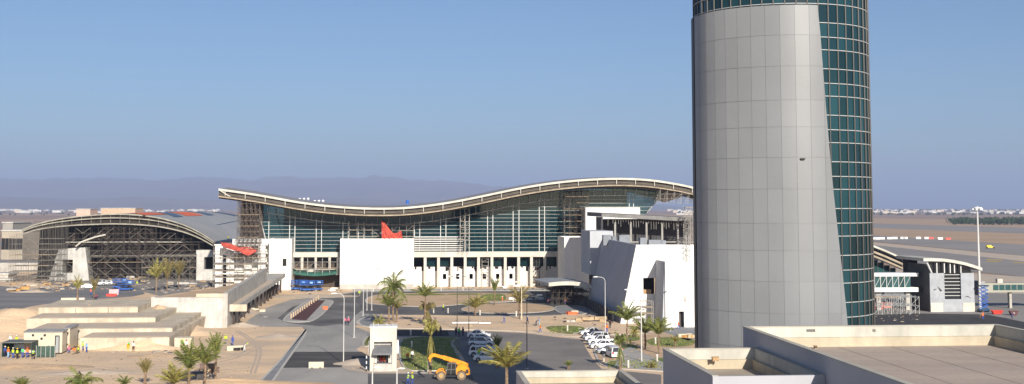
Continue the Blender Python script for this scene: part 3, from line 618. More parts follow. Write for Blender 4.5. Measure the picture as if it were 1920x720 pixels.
# ------------------------------------------------------------------ right: slanted concrete building
b0 = 268.0
t = gthing('battered_building', 'white building with a leaning grey side wall and a black opening, behind the parked cars', 'building', 55, b0); o = (55, b0, 0)
aBL = GA(1160, 606)[0]; aTL, zT = PA(1193, 459, b0); aRR = PA(1330, 459, b0)[0]
hx0, hz1 = PA(1206, 521, b0); hx1, hz0 = PA(1231, 551, b0)
bF = 318.0; sl = lambda z: aBL+(aTL-aBL)*z/zT
m = MB(o); m.prism_b([(sl(0), 0), (aRR, 0), (aRR, hz0), (sl(hz0), hz0)], b0, b0+0.6); m.prism_b([(sl(hz0), hz0), (hx0, hz0), (hx0, hz1), (sl(hz1), hz1)], b0, b0+0.6)
m.prism_b([(hx1, hz0), (aRR, hz0), (aRR, hz1), (hx1, hz1)], b0, b0+0.6); m.prism_b([(sl(hz1), hz1), (aRR, hz1), (aRR, zT), (sl(zT), zT)], b0, b0+0.6)
m.build('front_wall', WHITE, t)
m = MB(o); m.hexa([(aBL, b0+0.6, 0), (aBL+0.6, b0+0.6, 0), (aBL+0.6, bF, 0), (aBL, bF, 0)], [(aTL, b0+0.6, zT), (aTL+0.6, b0+0.6, zT), (aTL+0.6, bF, zT+0.3), (aTL, bF, zT+0.3)]); m.build('leaning_wall', GREYWALL, t)
m = MB(o); m.box(aTL+0.7, aRR, b0+0.7, bF, zT-1.6, zT-1.2); m.build('roof', ROOFG, t)
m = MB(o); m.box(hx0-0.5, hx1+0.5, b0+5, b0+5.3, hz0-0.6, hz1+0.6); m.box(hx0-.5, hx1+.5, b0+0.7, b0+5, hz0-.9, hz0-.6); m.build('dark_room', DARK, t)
m = MB(o); m.box(hx0+0.1, hx0+1.8, b0+0.4, b0+0.8, hz0, hz0+0.9); m.build('red_barrier_board', WOOD, t)
m = MB(o)
for yy in (478, 497, 560, 580): z = PA(1250, yy, b0)[1]; m.box(sl(z)+.1, aRR, b0-.03, b0-.004, z-.03, z+.03)
m.build('wall_joint', MATS['joint_grey'], t, each=True)
b1 = 258.5; e0, ez = PA(1247, 491, b1); e1 = PA(1330, 491, b1)[0]; d0, dz = PA(1273, 584, b1); d1, _ = PA(1283, 584, b1)
m = MB(o); m.box(e0, d0, b1, b1+0.5, 0, ez); m.box(d0, d1, b1, b1+0.5, dz, ez); m.box(d1, e1, b1, b1+0.5, 0, ez); m.box(e0+0.6, e1, b1+0.5, b0-0.01, ez-0.7, ez-0.3); m.build('annex_front', WHITE, t)
m = MB(o); m.hexa([(e0-0.6, b1+0.51, 0), (e0, b1+0.51, 0), (e0, b0-0.01, 0), (e0-0.6, b0-0.01, 0)], [(e0+0.0, b1+0.51, ez), (e0+0.6, b1+0.51, ez), (e0+0.6, b0-0.01, ez), (e0, b0-0.01, ez)]); m.build('annex_side', GREYWALL, t)
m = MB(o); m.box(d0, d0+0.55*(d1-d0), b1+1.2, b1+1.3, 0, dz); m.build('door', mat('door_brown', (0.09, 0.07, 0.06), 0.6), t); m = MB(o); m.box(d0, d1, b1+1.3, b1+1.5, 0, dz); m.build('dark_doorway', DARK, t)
m = MB(o)
for x, y in ((1268, 566), (1283, 566), (1268, 575), (1288, 577)): a, z = PA(x, y, b1); m.box(a, a+1.0, b1-0.05, b1-0.01, z, z+0.25)
m.build('wall_vent', mat('vent_grey', (0.55, 0.54, 0.52), 0.8), t, each=True)
m = MB(o); a, z = PA(1282, 560, b1); m.box(a, a+.5, b1-0.05, b1-0.01, z-0.6, z+0.5); m.build('wall_lamp', CONC, t)
# stepped grey upper storey
m = MB(o); a, z = PA(1104, 433, 316); a2, _ = PA(1147, 436, 316); m.box(a, a2, 314, 330, 8, z); a3, z3_ = PA(1120, 448, 312); m.build('upper_storey', GREYWALL, t)
m = MB(o)
for x, y, w, h in ((1130, 433, 2.0, 1.3), (1160, 436, 2.6, 2.2), (1199, 441, 1.6, 2.6), (1147, 438, 1.0, 1.0), (1215, 445, 3.2, 1.6), (1238, 446, 1.2, 2.0)):
    a, z = PA(x, y, 305); m.box(a, a+w, 304, 306, zT-1.2, min(z-0.6, zT+0.5+h*0.6))
m.build('roof_unit', mat('roof_unit_grey', (0.22, 0.24, 0.27), 0.6, 0.1, 0.5), t, each=True)
# dark open storey with flat roof slab behind it
r0, rz = PA(1128, 400, 335); r1, _ = PA(1310, 409, 335); rz1 = PA(1290, 409, 335)[1]
m = MB(o); m.hexa([(r0, 335, rz-0.9), (r1, 335, rz1-1.1), (r1, 362, rz1-1.1), (r0, 362, rz-0.9)], [(r0, 335, rz), (r1, 335, rz1), (r1, 362, rz1+0.3), (r0, 362, rz+0.3)]); m.build('flat_roof_slab', mat('slab_grey', (0.20, 0.195, 0.19), 0.8), t)
m = MB(o); m.box(r0+0.5, r1, 345, 345.5, 10, rz1-0.3); m.box(r0, r0+0.5, 336, 345, 9, rz-1.0); m.build('open_storey_wall', DARKB, t)
m = MB(o)
for i in range(34):
    a = r0+2+i*(r1-r0-3)/34; l = rnd.uniform(0.5, 2.6); zc_ = rz+(rz1-rz)*i/34-1.1; m.tube((a, 336.5, zc_), (a+rnd.uniform(-.1, .1), 336.5, zc_-l), 0.06)
for i in range(5):
    a = r0+4+i*(r1-r0-5)/5; m.box(a-0.25, a+0.25, 337, 337.5, 9, rz1-1.1)
m.box(r0+3, r1, 336.5, 337, 15.4, 15.7); m.build('ceiling_hanger', mat('hanger_grey', (0.30, 0.29, 0.27), 0.7), t, recalc=False)
scaffold('roof_scaffold', 'light scaffold cluster on the right end of the dark open storey, beside the control tower', PA(1286, 420, 330)[0], PA(1312, 420, 330)[0], 330, 333, 15, 25, 1.2, 1.4, decks=(5, 7), seed=21, brace_p=0.9)
scaffold('roof_scaffold', 'slim lattice scaffold standing on the roof of the white annex', PA(1287, 470, 266)[0], PA(1294, 470, 266)[0], 266, 267.2, ez-0.3, 19, 1.2, 1.2, seed=22, brace_p=0.9)
scaffold('wall_scaffold', 'small scaffold tower against the white wall below the black opening', PA(1201, 580, 264)[0], PA(1223, 580, 264)[0], 263, 264.6, 0, 5.2, 2.2, 1.3, decks=(2, 3), seed=23, brace_p=0.3)
q = gthing('mesh_fence', 'dark mesh fence on posts along the foot of the leaning grey wall', 'fence', aBL-1.2, 290); o2 = (aBL-1.2, 290, 0); m = MB(o2); m.box(aBL-1.22, aBL-1.18, 270, 313, .2, 2.6); m.build('mesh', mat('fence_mesh', (.05, .055, .07), .8, .3, 1.2), q); m = MB(o2)
for i in range(16): m.tube((aBL-1.28, 270+i*2.87, 0), (aBL-1.28, 270+i*2.87, 2.9), .07)
m.build('post', MULLD, q, recalc=False, each=True)
scaffold('colonnade_scaffold', 'grimy scaffold standing between two right-hand columns of the colonnade', PA(1000, 500, 396)[0], PA(1012, 500, 396)[0], 396.2, 397.6, 0, zc, 1.0, 1.5, decks=(1, 2, 3), m=TUBED, seed=51, brace_p=.9)
scaffold('colonnade_scaffold', 'pale ladder scaffold between two middle columns of the colonnade', PA(904, 500, 396)[0], PA(916, 500, 396)[0], 396.2, 397.6, 0, zc, 1.9, 1.1, seed=52, brace_p=.2)
# curved entrance canopy
ca0 = PA(1024, 526, 330)[0]; ca1 = aBL-0.05; t2 = gthing('entrance_canopy', 'curved lens-shaped canopy with a cream edge jutting from the leaning grey wall', 'canopy', (ca0+ca1)/2, 325); o2 = ((ca0+ca1)/2, 325, 0)
low = [PA(x, y, 315) for x, y in ((1029, 536), (1045, 534.3), (1062, 533.6), (1080, 534.6), (1098, 537.5), (1117, 542))]
zl = lambda f: interp([(i/5, z) for i, (a, z) in enumerate(low)], f); al = lambda f: low[0][0]+(low[-1][0]-low[0][0])*f
m = MB(o2); n = 14; rg = []
for i in range(n+1):
    f = i/n; rg.append([(al(f), 315.3, zl(f)-0.1), (al(f)-2.0*(1-f), 338-4*(1-f), zl(f)+0.25), (al(f)-2.0*(1-f), 338-4*(1-f), zl(f)+0.6), (al(f), 315.3, zl(f)+0.7)])
m.loft(rg); m.build('canopy_roof', mat('canopy_grey', (0.33, 0.35, 0.38), 0.5), t2)
m = MB(o2); m.band([(al(i/n), zl(i/n)-0.15, zl(i/n)+0.8) for i in range(n+1)], 315, 315.28); m.build('canopy_edge', FASC, t2)
for x in (1043, 1075): k = MB(o2); a = PA(x, 560, 325)[0]; k.tube((a, 325, 0), (a, 325, 5.4), 0.3, 8, cap=True); k.build('post', DARKB, t2)
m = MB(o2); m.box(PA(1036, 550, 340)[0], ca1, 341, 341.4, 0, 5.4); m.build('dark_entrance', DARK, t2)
scaffold('canopy_scaffold', 'dark props and scaffold crowded under the curved entrance canopy', PA(1034, 550, 322)[0], PA(1102, 550, 322)[0], 318, 334, 0, 5.4, 1.7, 1.7, m=TUBED, seed=24, brace_p=0.8)
# ------------------------------------------------------------------ control tower
TC = (24.1, 112.0); TR = 7.62
t = thing('control_tower', 'huge cylindrical control tower with a grey metal shell wrapped round teal glass', 'tower', (*TC, 0)); o = (*TC, 0)
def cyl(px, py, rad, far=False):
    d = ray(px, py); ox, oy = -TC[0], -TC[1]; qa = d[0]**2+d[1]**2; qb = 2*(ox*d[0]+oy*d[1]); qc = ox*ox+oy*oy-rad*rad; disc = qb*qb-4*qa*qc
    if disc < 0: disc = 0
    s = (-qb-math.sqrt(disc))/(2*qa); x, y = d[0]*s+ox, d[1]*s+oy
    return math.atan2(y, x), EYE+d[2]*s
def cp(th, z, rad=TR): return (TC[0]+rad*math.cos(th), TC[1]+rad*math.sin(th), z)
SR = TR+0.22
zTop = cyl(1470, 9, SR)[1]
rt = [cyl(x, y, SR) for x, y in ((1533, 12), (1538, 60), (1544, 140), (1552, 240), (1562, 350), (1575, 470), (1586, 570), (1592, 640))]
rtz = sorted((z, th) for th, z in rt)
thR = lambda z: interp(rtz, z)
thL = cyl(1307, 300, SR)[0]
if thL > 0: thL -= 2*math.pi
thL0 = thL-0.05
m = MB(o); mb2 = MB(o)
hz = []; z = zTop; pat = (2.55, 2.62, 2.85, 2.25); k = 0
while z > 0: hz.append(z); z -= pat[k % 4]; k += 1
hz.append(0)
dth = 1.23/SR
for z1, z0 in zip(hz, hz[1:]):
    th = thL0; n = 0
    while True:
        a, b = thL0+n*dth, thL0+(n+1)*dth; n += 1
        r1, r0 = thR(z1), thR(z0)
        if a > max(r1, r0): break
        for s in range(2):
            p, q = a+(b-a)*s/2, a+(b-a)*(s+1)/2
            g0 = 0.008/SR if s == 0 else 0; g1 = 0.008/SR if s == 1 else 0
            if p > max(r1, r0): continue
            m_pts = [(min(p+g0, r0), z0+0.012), (min(q-g1, r0), z0+0.012), (min(q-g1, r1), z1-0.012), (min(p+g0, r1), z1-0.012)]
            if abs(m_pts[0][0]-m_pts[1][0]) < 1e-4 and abs(m_pts[2][0]-m_pts[3][0]) < 1e-4: continue
            m.quad(*[cp(th_, z_, SR) for th_, z_ in m_pts])
bmesh_me = m.mesh('metal_cladding', METAL_W, recalc=False)
bm = bmesh.new(); bm.from_mesh(bmesh_me); bmesh.ops.remove_doubles(bm, verts=bm.verts, dist=0.002)
bm.to_mesh(bmesh_me); bm.free(); bmesh_me.polygons.foreach_set('use_smooth', [True]*len(bmesh_me.polygons))
oc = bpy.data.objects.new('metal_cladding', bmesh_me); C.objects.link(oc); oc.parent = t
# backing shell (dark joints) with thickness and its slanting edge
m = MB(o); NZ = 40
for i in range(NZ):
    z0, z1 = zTop*i/NZ, zTop*(i+1)/NZ
    for j in range(24):
        f0, f1 = j/24, (j+1)/24; m.quad(*[cp(thL0+(thR(z)-thL0)*f, z, SR-0.03) for z, f in ((z0, f0), (z0, f1), (z1, f1), (z1, f0))])
    m.quad(cp(thR(z0), z0, SR), cp(thR(z0)+0.003, z0, TR-0.1), cp(thR(z1)+0.003, z1, TR-0.1), cp(thR(z1), z1, SR))
for j in range(24):
    f0, f1 = j/24, (j+1)/24; w = thR(zTop)-thL0; m.quad(cp(thL0+w*f0, zTop, SR), cp(thL0+w*f1, zTop, SR), cp(thL0+w*f1, zTop, TR-0.1), cp(thL0+w*f0, zTop, TR-0.1))
m.build('cladding_edge', mat('cladding_edge', (0.25, 0.245, 0.235), 0.5, 0.05, 1.0, metal=0.3), t, recalc=False)
# curtain wall
dg = 0.93/TR; ng = int(2*math.pi/dg); dg = 2*math.pi/ng; HT = 50.0
zs = [0.0]; pz = (1.22, 1.6, 1.08); k = 0
zref = cyl(1585, 372/1.0, TR)[1]
while zs[-1] < HT: zs.append(zs[-1]+pz[k % 3]); k += 1
off = 0.25
zs = [z+off if z else z for z in zs]
m = MB(o)
for z0, z1 in zip(zs, zs[1:]):
    for i in range(ng): m.quad(cp(i*dg, z0), cp((i+1)*dg, z0), cp((i+1)*dg, z1), cp(i*dg, z1))
m.build('curtain_wall', GLASS_W, t, recalc=False)
m = MB(o)
for i in range(ng):
    p0 = cp(i*dg, 0, TR+0.06); p1 = cp(i*dg, zs[-1], TR+0.06); m.tube(p0, p1, 0.065, 4)
m.build('mullion', mat('tower_mullion', (0.045, 0.042, 0.04), 0.45, 0.05, 1.0), t, recalc=False)
m = MB(o)
for z in zs[1:]:
    for i in range(ng): m.hexa([cp(i*dg, z-0.03, TR-0.02), cp((i+1)*dg, z-0.03, TR-0.02), cp((i+1)*dg, z-0.03, TR+0.09), cp(i*dg, z-0.03, TR+0.09)], [cp(i*dg, z+0.03, TR-0.02), cp((i+1)*dg, z+0.03, TR-0.02), cp((i+1)*dg, z+0.03, TR+0.09), cp(i*dg, z+0.03, TR+0.09)])
m.build('transom', mat('tower_transom', (.40, .41, .41), .5, .05, 1.0), t)
thl = cyl(1298, 300, TR+0.35)[0]
m = MB(o)
zf = cyl(1300, 38, TR)[1]
for i in range(6):
    f0, f1 = thL0-0.02-0.05*i, thL0-0.02-0.05*(i+1)
    m.hexa([cp(f0, 0, TR+0.1), cp(f1, 0, TR+0.1), cp(f1, 0, TR+0.26), cp(f0, 0, TR+0.26)], [cp(f0, zf, TR+0.1), cp(f1, zf, TR+0.1), cp(f1, zf, TR+0.26), cp(f0, zf, TR+0.26)])
m.build('side_fin', MULLD, t)
# head of the tower above the frame
def ringset(name, prof, mm, n=40):
    m = MB(o); m.loft([[cp(2*math.pi*i/n, z, r) for i in range(n)] for r, z in prof]); return m.build(name, mm, t)
ringset('core', [(TR-0.5, 0), (TR-0.5, 50)], DARKB)
ringset('control_cab', [(TR, 50.3), (9.2, 52.5), (9.6, 54.5), (9.0, 54.6)], METAL_W); ringset('cab_glass', [(8.6, 54.6), (10.0, 58.5)], GLASS_W); ringset('cab_roof', [(10.4, 58.5), (10.4, 59.1), (3, 59.8)], METAL_W)
th, z = cyl(1505, 298, SR+0.05); m = MB(o)
m.hexa([cp(th-.02, z-.08, SR+0.01), cp(th+.02, z-.08, SR+0.01), cp(th+.02, z-.08, SR+.15), cp(th-.02, z-.08, SR+.15)], [cp(th-.025, z+.06, SR+0.01), cp(th+.025, z+.06, SR+0.01), cp(th+.025, z+.06, SR+.18), cp(th-.025, z+.06, SR+.18)])
m.build('wall_camera', MULLD, t)

# ------------------------------------------------------------------ foreground roofs (right)
def flat_building(name, label, a0, a1, bf, bb, z1, par_h, wt, mm_side, roof_m, cap, bottom=0.0, inner=None, lining=None):
    t = gthing(name, label, 'building', (a0+a1)/2, (bf+bb)/2); o = ((a0+a1)/2, (bf+bb)/2, 0); m = MB(o)
    zr_ = z1-par_h
    m.box(a0, a0+wt, bf, bb, bottom, z1-0.06); m.box(a1-wt, a1, bf, bb, bottom, z1-0.06); m.box(a0+wt, a1-wt, bb-wt, bb, bottom, z1-0.06); m.box(a0+wt, a1-wt, bf, bf+wt, bottom, z1-0.06)
    m.build('wall', mm_side, t)
    m = MB(o); w2 = wt+0.05
    m.box(a0-0.04, a0+w2, bf, bb-w2, z1-0.055, z1+0.0); m.box(a1-w2, a1+0.04, bf, bb-w2, z1-0.055, z1); m.box(a0-0.04, a1+0.04, bb-w2+0.002, bb+0.04, z1-0.055, z1); m.build('coping', cap, t)
    m = MB(o); m.box(a0+wt+0.001, a1-wt-0.001, bf+wt+0.001, bb-wt-0.001, zr_-0.4, zr_); m.build('roof_deck', roof_m, t)
    m = MB(o); h = par_h*0.45
    m.box(a0+wt+0.002, a1-wt-0.002, bb-wt-0.32, bb-wt-0.002, zr_, zr_+h); m.box(a0+wt+0.002, a0+wt+0.3, bf+wt, bb-wt-0.33, zr_, zr_+h); m.box(a1-wt-0.3, a1-wt-0.002, bf+wt, bb-wt-0.33, zr_, zr_+h)
    m.build('upstand', inner or mat('upstand_cream', (.54, .465, .34), .85, .1, .25, fine=.06, streak=.2), t)
    m = MB(o); m.box(a0+wt+0.003, a1-wt-0.003, bb-wt-0.03, bb-wt-0.001, zr_+h+.004, z1-0.07); m.box(a0+wt+0.001, a0+wt+0.03, bf+wt, bb-wt-0.04, zr_+h+.004, z1-0.07); m.box(a1-wt-0.03, a1-wt-0.001, bf+wt, bb-wt-0.04, zr_+h+.004, z1-0.07); m.build('parapet_lining', lining or mat('parapet_pale', (.54, .52, .455), .85, .1, .25, fine=.06, streak=.2), t)
    return t, o, zr_
bA = 95.0; aA, zA = PA(1393, 611.5, bA); aA1 = PA(1870, 608, bA)[0]
SIDE = mat('grey_side_panel', (0.40, 0.40, 0.43), 0.6, 0.04, 0.15)
tA, oA, zrA = flat_building('flat_roofed_building', 'large flat-roofed building in the right foreground with a tan roof behind a cream parapet', aA, aA1, 38, bA, zA, 1.55, 0.35, SIDE, ROOFT, mat('coping_cream', (.45, .42, .36), .8, .08, .3))
m = MB(oA)
for zz in (zA-2.0, zA-5.2, zA-8.4): m.box(aA-0.02, aA-0.002, 38.1, bA-0.1, zz-0.09, zz+0.06)
m.build('panel_joint', MULLD, tA, each=True)
def roof_box(lab, x, y, z, cm, cat='crate', nm='roof_crate', s=(0.7, 0.45, 0.35)):
    p = PG(x, y, z); q = thing(nm, lab, cat, (p[0], p[1], z), RZ); k = MB(); k.box(-s[0]/2, s[0]/2, -s[1]/2, s[1]/2, 0.06, s[2]); k.build('box', cm, q); k = MB(); k.box(-s[0]/2-0.03, s[0]/2+0.03, -s[1]/2-0.03, s[1]/2+0.03, s[2], s[2]+0.05); k.box(-s[0]/2, -s[0]/2+0.1, -s[1]/2, s[1]/2, 0, 0.06); k.box(s[0]/2-0.1, s[0]/2, -s[1]/2, s[1]/2, 0, 0.06); k.build('lid_and_runners', WOOD, q); return q
roof_box('small orange and brown crate against the far parapet of the large tan roof', 1757, 622.5, zA-1.0, ORNG, s=(0.75, 0.5, 0.4)).location.y -= 0.35
roof_box('flat pale hatch box near the far right corner of the large tan roof', 1887, 643, zrA, CREAM2, 'hatch', 'roof_hatch', s=(0.9, 0.7, 0.12))
roof_box('small dark drain outlet on the large tan roof near its left parapet', 1529, 654, zrA, MULLD, 'drain', 'roof_drain', s=(0.2, 0.2, 0.2))
m = MB(oA)
for x in (1520, 1637, 1640, 1893):
    a, z = PA(x, 620, bA-0.36); 
    if a < aA1-1: m.box(a-0.35 if x == 1520 else a-0.06, a+0.35 if x == 1520 else a+0.06, bA-0.38, bA-0.352, z-0.1, z+0.12)
m.build('overflow_slot', mat('slot_grey', (0.25, 0.24, 0.22), 0.8), tA, each=True)
m = MB(oA)
for i in range(9): a = aA+3+i*4.1; m.box(a-.018, a+.018, 40, bA-1.0, zrA+.004, zrA+.015)
m.build('membrane_seam', mat('seam_brown', (.36, .30, .25), .9), tA, each=True)
bB = 91.0; aBb, zB = PA(1243, 653, bB); bBf = bB*(653-388)/(704.5-388)
tB, oB, zrB = flat_building('low_building', 'lower flat-roofed building with a small sunlit roof well at the foot of the control tower', aBb, aA-0.02, bBf, bB, zB, 1.45, 0.3, SIDE, mat('roof_dust', (0.40, 0.34, 0.27), 0.9, 0.1, 0.3), MATS['coping_cream'], inner=None)
roof_box('small brown crate on the ledge of the lower flat roof', 1340, 676, zB-0.8, WOOD, s=(0.45, 0.35, 0.25)).location.y -= 0.3
tD, oD, zrD = flat_building('roof_terrace', 'sunlit low terrace wall in front of the lower flat-roofed building', aBb+2.9, aA-0.03, 52, bBf-0.02, zB-0.9, 0.9, 0.3, mat('terrace_wall', (.6, .58, .54), .8, .06, .3), CONCW, MATS['coping_cream'])
bC = 108.0; aC, zC = PA(968, 695, bC); aC1 = PA(1243, 690, bC)[0]
tC, oC, zrC = flat_building('front_annex', 'low annex with a pale cracked parapet at the bottom centre of the view', aC, aBb-0.03, 60, bC, zC, 1.0, 0.35, SIDE, mat('annex_roof', (0.36, 0.31, 0.25), 0.9, 0.1, 0.3), MATS['coping_cream'], inner=None)
for i, (x, y, lab) in enumerate(((1001, 703, 'loose pale board lying on the annex roof near its left corner'), (1017, 700, 'second loose board leaning on the annex upstand'), (1012, 711, 'pale plank lying across the annex roof'))):
    p = PG(x, y, zrC); q = thing('loose_board', lab, 'board', p, RZ+0.3*i); k = MB(); k.box(-0.9, 0.9, -0.2, 0.2, 0.02, 0.10); k.build('board', CREAM2, q); k = MB(); k.box(-0.7, -0.6, -0.25, 0.25, 0.0, 0.02); k.box(0.6, 0.7, -0.25, 0.25, 0.0, 0.02); k.build('batten', WOOD, q)
# stair penthouse of the large building (stands just outside the view, shades the annex roof)

# ------------------------------------------------------------------ right airside buildings
GB = 292.0
ga0 = PA(1745, 583, GB)[0]; ga1 = PA(1828, 583, GB)[0]; t = gthing('gate_building', 'silver panelled gate building with an arched white roof and dark window bay', 'building', (ga0+ga1)/2, GB); o = ((ga0+ga1)/2, GB, 0)
gz = PA(1790, 512, GB)[1]; gx0, gx1 = PA(1771, 540, GB)[0], PA(1802, 540, GB)[0]; gw0 = PA(1790, 561, GB)[1]
m = MB(o); m.box(ga0, gx0, GB, GB+0.4, 0, gz); m.box(gx1, ga1, GB, GB+0.4, 0, gz); m.box(gx0, gx1, GB+0.02, GB+0.4, 0, gw0)
m.build('silver_panel', mat('silver_foil', (0.36, 0.375, 0.40), 0.5, 0.08, 0.5, streak=0.1), t, each=True)
m = MB(o); m.box(ga0+0.02, gx0-0.5, GB-0.1, GB-0.01, 0, 2.2); m.box(gx1+0.3, ga1-0.02, GB-0.1, GB-0.01, 0, 2.2); m.build('base_panel', CREAM, t, each=True)
m = MB(o); m.box(gx0, gx1, GB+0.5, GB+0.7, gw0, gz); m.build('dark_window', CARGLASS, t)
m = MB(o)
for i in range(1, 8): z = gw0+(gz-gw0)*i/7.5; m.box(gx0, gx1, GB+0.38, GB+0.48, z-0.06, z+0.06)
m.build('window_bar', MULL, t, each=True)
m = MB(o); m.box(ga0-0.02, ga0+0.5, GB+0.41, GB+16, 0, gz+2); m.box(ga0+.5, ga1, GB+15.6, GB+16, 0, gz); m.box(ga1-0.4, ga1+0.02, GB+0.41, GB+15.6, 0, gz); m.build('dark_side', DARKB, t)
rp = [(x_, PA(x_, y_, GB)) for x_, y_ in ((1729, 484), (1745, 484), (1765, 484.5), (1785, 487), (1805, 491), (1822, 496), (1839, 502))]
m = MB(o); m.band([(p[0], p[1]-0.7, p[1]) for _, p in rp], GB-0.8, GB+16); m.build('arched_roof', FASC, t)
m = MB(o); m.prism_b([(ga0, gz), (ga1, gz)]+[(p[0], p[1]-0.7) for _, p in rp[::-1] if ga0 <= p[0] <= ga1+0.5], GB+1.2, GB+1.4); m.build('upper_glazing', CARGLASS, t)
m = MB(o)
for x in (1757, 1771, 1782, 1790, 1802): a = PA(x, 500, GB)[0]; m.box(a-0.12, a+0.12, GB+0.1, GB+0.4, gz, PA(x, 490, GB)[1]-0.4)
a = PA(1738, 488, GB); c = PA(1747, 512, GB); m.tube((a[0], GB, a[1]-.6), (c[0], GB, c[1]), 0.2, 5); m.build('upper_mullion', MULL, t, recalc=False, each=True)
m = MB(o)
for pts in (((1757, 536), (1767, 545), (1763, 547)), ((1750, 543), (1757, 541), (1752, 545)), ((1807, 557), (1815, 555), (1822, 560), (1815, 557))):
    m.face([m.p((PA(x, y, GB)[0], GB-0.02, PA(x, y, GB)[1])) for x, y in pts])
m.build('torn_wrapping', MULLD, t, recalc=False, each=True)
m = MB(o); a = PA(1717, 490, GB+14)[0]; m.box(a, ga0-0.05, GB+13, GB+16, 0, PA(1720, 484, GB+14)[1]); m.build('dark_link', mat('brown_dark2', (0.03, 0.024, 0.024), 0.9), t)
# glazed bridge
ba0 = PA(1560, 520, 297)[0]; ba1 = PA(1721, 520, 297)[0]; t = gthing('glazed_bridge', 'glazed pedestrian bridge on scaffolding between the control tower and the gate building', 'bridge', (ba0+ba1)/2, 297); o = ((ba0+ba1)/2, 297, 0)
zq = [PA(1680, y, 297)[1] for y in (512, 518, 539, 547)]
m = MB(o); m.box(ba0, ba1, 296.6, 301, zq[1], zq[0]); m.box(ba0, ba1, 296.6, 301, zq[3], zq[2]); m.build('bridge_band', WHITE2, t, each=True)
m = MB(o); w = 1.5; a = ba0
while a < ba1-2.5: m.quad((a, 297, zq[2]), (a+w, 297, zq[2]), (a+w, 297, zq[1]), (a, 297, zq[1])); a += w
m.build('bridge_glass', GLASS_B, t, recalc=False); m = MB(o); a = ba0
while a < ba1-2.5: m.box(a-0.06, a+0.06, 296.85, 296.97, zq[2], zq[1]); m.tube((a, 296.9, zq[2]), (a+w, 296.9, zq[1]), 0.06); a += w
m.build('bridge_frame', MULL, t); m = MB(o)
for x in (1645, 1700): a = PA(x, 560, 299)[0]; m.box(a-0.5, a+0.5, 298, 299, 0, zq[3])
m.build('pier', CONC, t, each=True)
scaffold('bridge_scaffold', 'pale scaffold crowded below the glazed bridge right of the control tower', PA(1625, 590, 290)[0], PA(1711, 590, 290)[0], 286, 295, 0, zq[3]-0.3, 2.2, 2.0, decks=(2,), seed=31, brace_p=0.8, m=STEEL)
# right wing roof behind the tower
WRB = 318; t = gthing('right_wing', 'drooping right wing roof with tan eaves and glass below, emerging from behind the control tower', 'building', PA(1640, 470, WRB)[0], WRB); o = (PA(1640, 470, WRB)[0], WRB, 0)
rw = [PA(x, y, WRB) for x, y in ((1540, 424), (1580, 437), (1620, 454), (1660, 470), (1694, 485), (1706, 490.5))]
m = MB(o); m.band([(a, z-0.6, z) for a, z in rw], WRB, WRB+60); m.build('roof', ROOFG, t)
for dz, nm, mm in ((0.15, 'roof_edge', FASC), (-1.3, 'eaves_board', MATS['fascia_timber']), (-2.4, 'lower_board', MATS['fascia_timber'])):
    m = MB(o); m.band([(a, z+dz-0.5, z+dz) for a, z in rw], WRB-0.5, WRB-0.02); m.build(nm, mm, t)
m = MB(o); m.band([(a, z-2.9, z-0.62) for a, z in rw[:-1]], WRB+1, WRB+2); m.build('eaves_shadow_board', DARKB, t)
m = MB(o); a = rw[0][0]
while a < rw[4][0]-1:
    z = min(interp(rw, a), interp(rw, a+1.6))-2.95; m.quad((a, WRB+3, 5), (a+1.55, WRB+3, 5), (a+1.55, WRB+3, z), (a, WRB+3, z)); a += 1.6
m.build('wing_glass', GLASS_B, t, recalc=False)
m = MB(o); a0_, z0_ = rw[0]; m.box(a0_+.5, a0_+1, WRB+1, WRB+59, 0, z0_-1.4); m.box(a0_+1.01, rw[4][0]-1, WRB+30, WRB+30.4, 0, rw[4][1]-1.0); m.build('wing_wall', mat('wing_wall_cream', (.50, .46, .40), .8, .08, .2), t, each=True)
m = MB(o)
for i in range(4): a = rw[0][0]+1.5+i*5.2; m.box(a, a+.5, WRB+3.1, WRB+3.6, 0, interp(rw, a)-2.0)
m.build('column', CONC, t, each=True)
m = MB(o); m.box(rw[0][0]+1.01, rw[4][0]-1, WRB+3.1, WRB+29.9, 4.4, 4.98); m.build('floor', CONC, t)
# jet bridge
t = gthing('jet_bridge', 'beige boarding bridge with green windows on the far right', 'jet bridge', PA(1880, 535, 300)[0], 300); o = (PA(1880, 535, 300)[0], 300, 0)
ja0, jz1 = PA(1845, 531, 300); ja1 = PA(1990, 531, 300)[0]; jz0 = PA(1880, 548, 300)[1]; jl = PA(1862, 540, 300)[0]
m = MB(o); m.box(ja0, ja1, 300, 303, jz0, jz1); m.build('tunnel', mat('beige_metal', (0.34, 0.33, 0.27), 0.6, 0.05, 0.4), t); m = MB(o); a = jl
while a < ja1-2: m.quad((a, 299.97, jz0+0.5), (a+1.4, 299.97, jz0+0.5), (a+1.4, 299.97, jz1-0.4), (a, 299.97, jz1-0.4)); a += 1.55
m.build('window', GLASS_B, t, recalc=False)
m = MB(o); a = PA(1838, 540, 300)[0]; m.box(a, ja0-0.02, 299.5, 304, jz0-0.8, jz1+0.5); m.build('rotunda', mat('grey_metal', (0.30, 0.31, 0.32), 0.6), t); m = MB(o)
for x in (1895, 1960): a = PA(x, 560, 301)[0]; m.box(a-0.3, a+0.3, 301, 302, 0, jz0)
m.box(PA(1870, 520, 301)[0], PA(1880, 520, 301)[0], 301, 302, jz1, jz1+1.0); m.build('support_leg', CONC, t, each=True)
q = gthing('scissor_platform', 'dark blue access platform folded beside the silver gate building', 'access platform', PA(1846, 575, 290)[0], 290); k = MB()
for i in range(6):
    z = 0.8+i*0.9; k.tube((-1, 0, z), (1, 0, z+0.9), 0.09); k.tube((1, 0, z), (-1, 0, z+0.9), 0.09); k.tube((-1, 1.1, z), (1, 1.1, z+.9), 0.09)
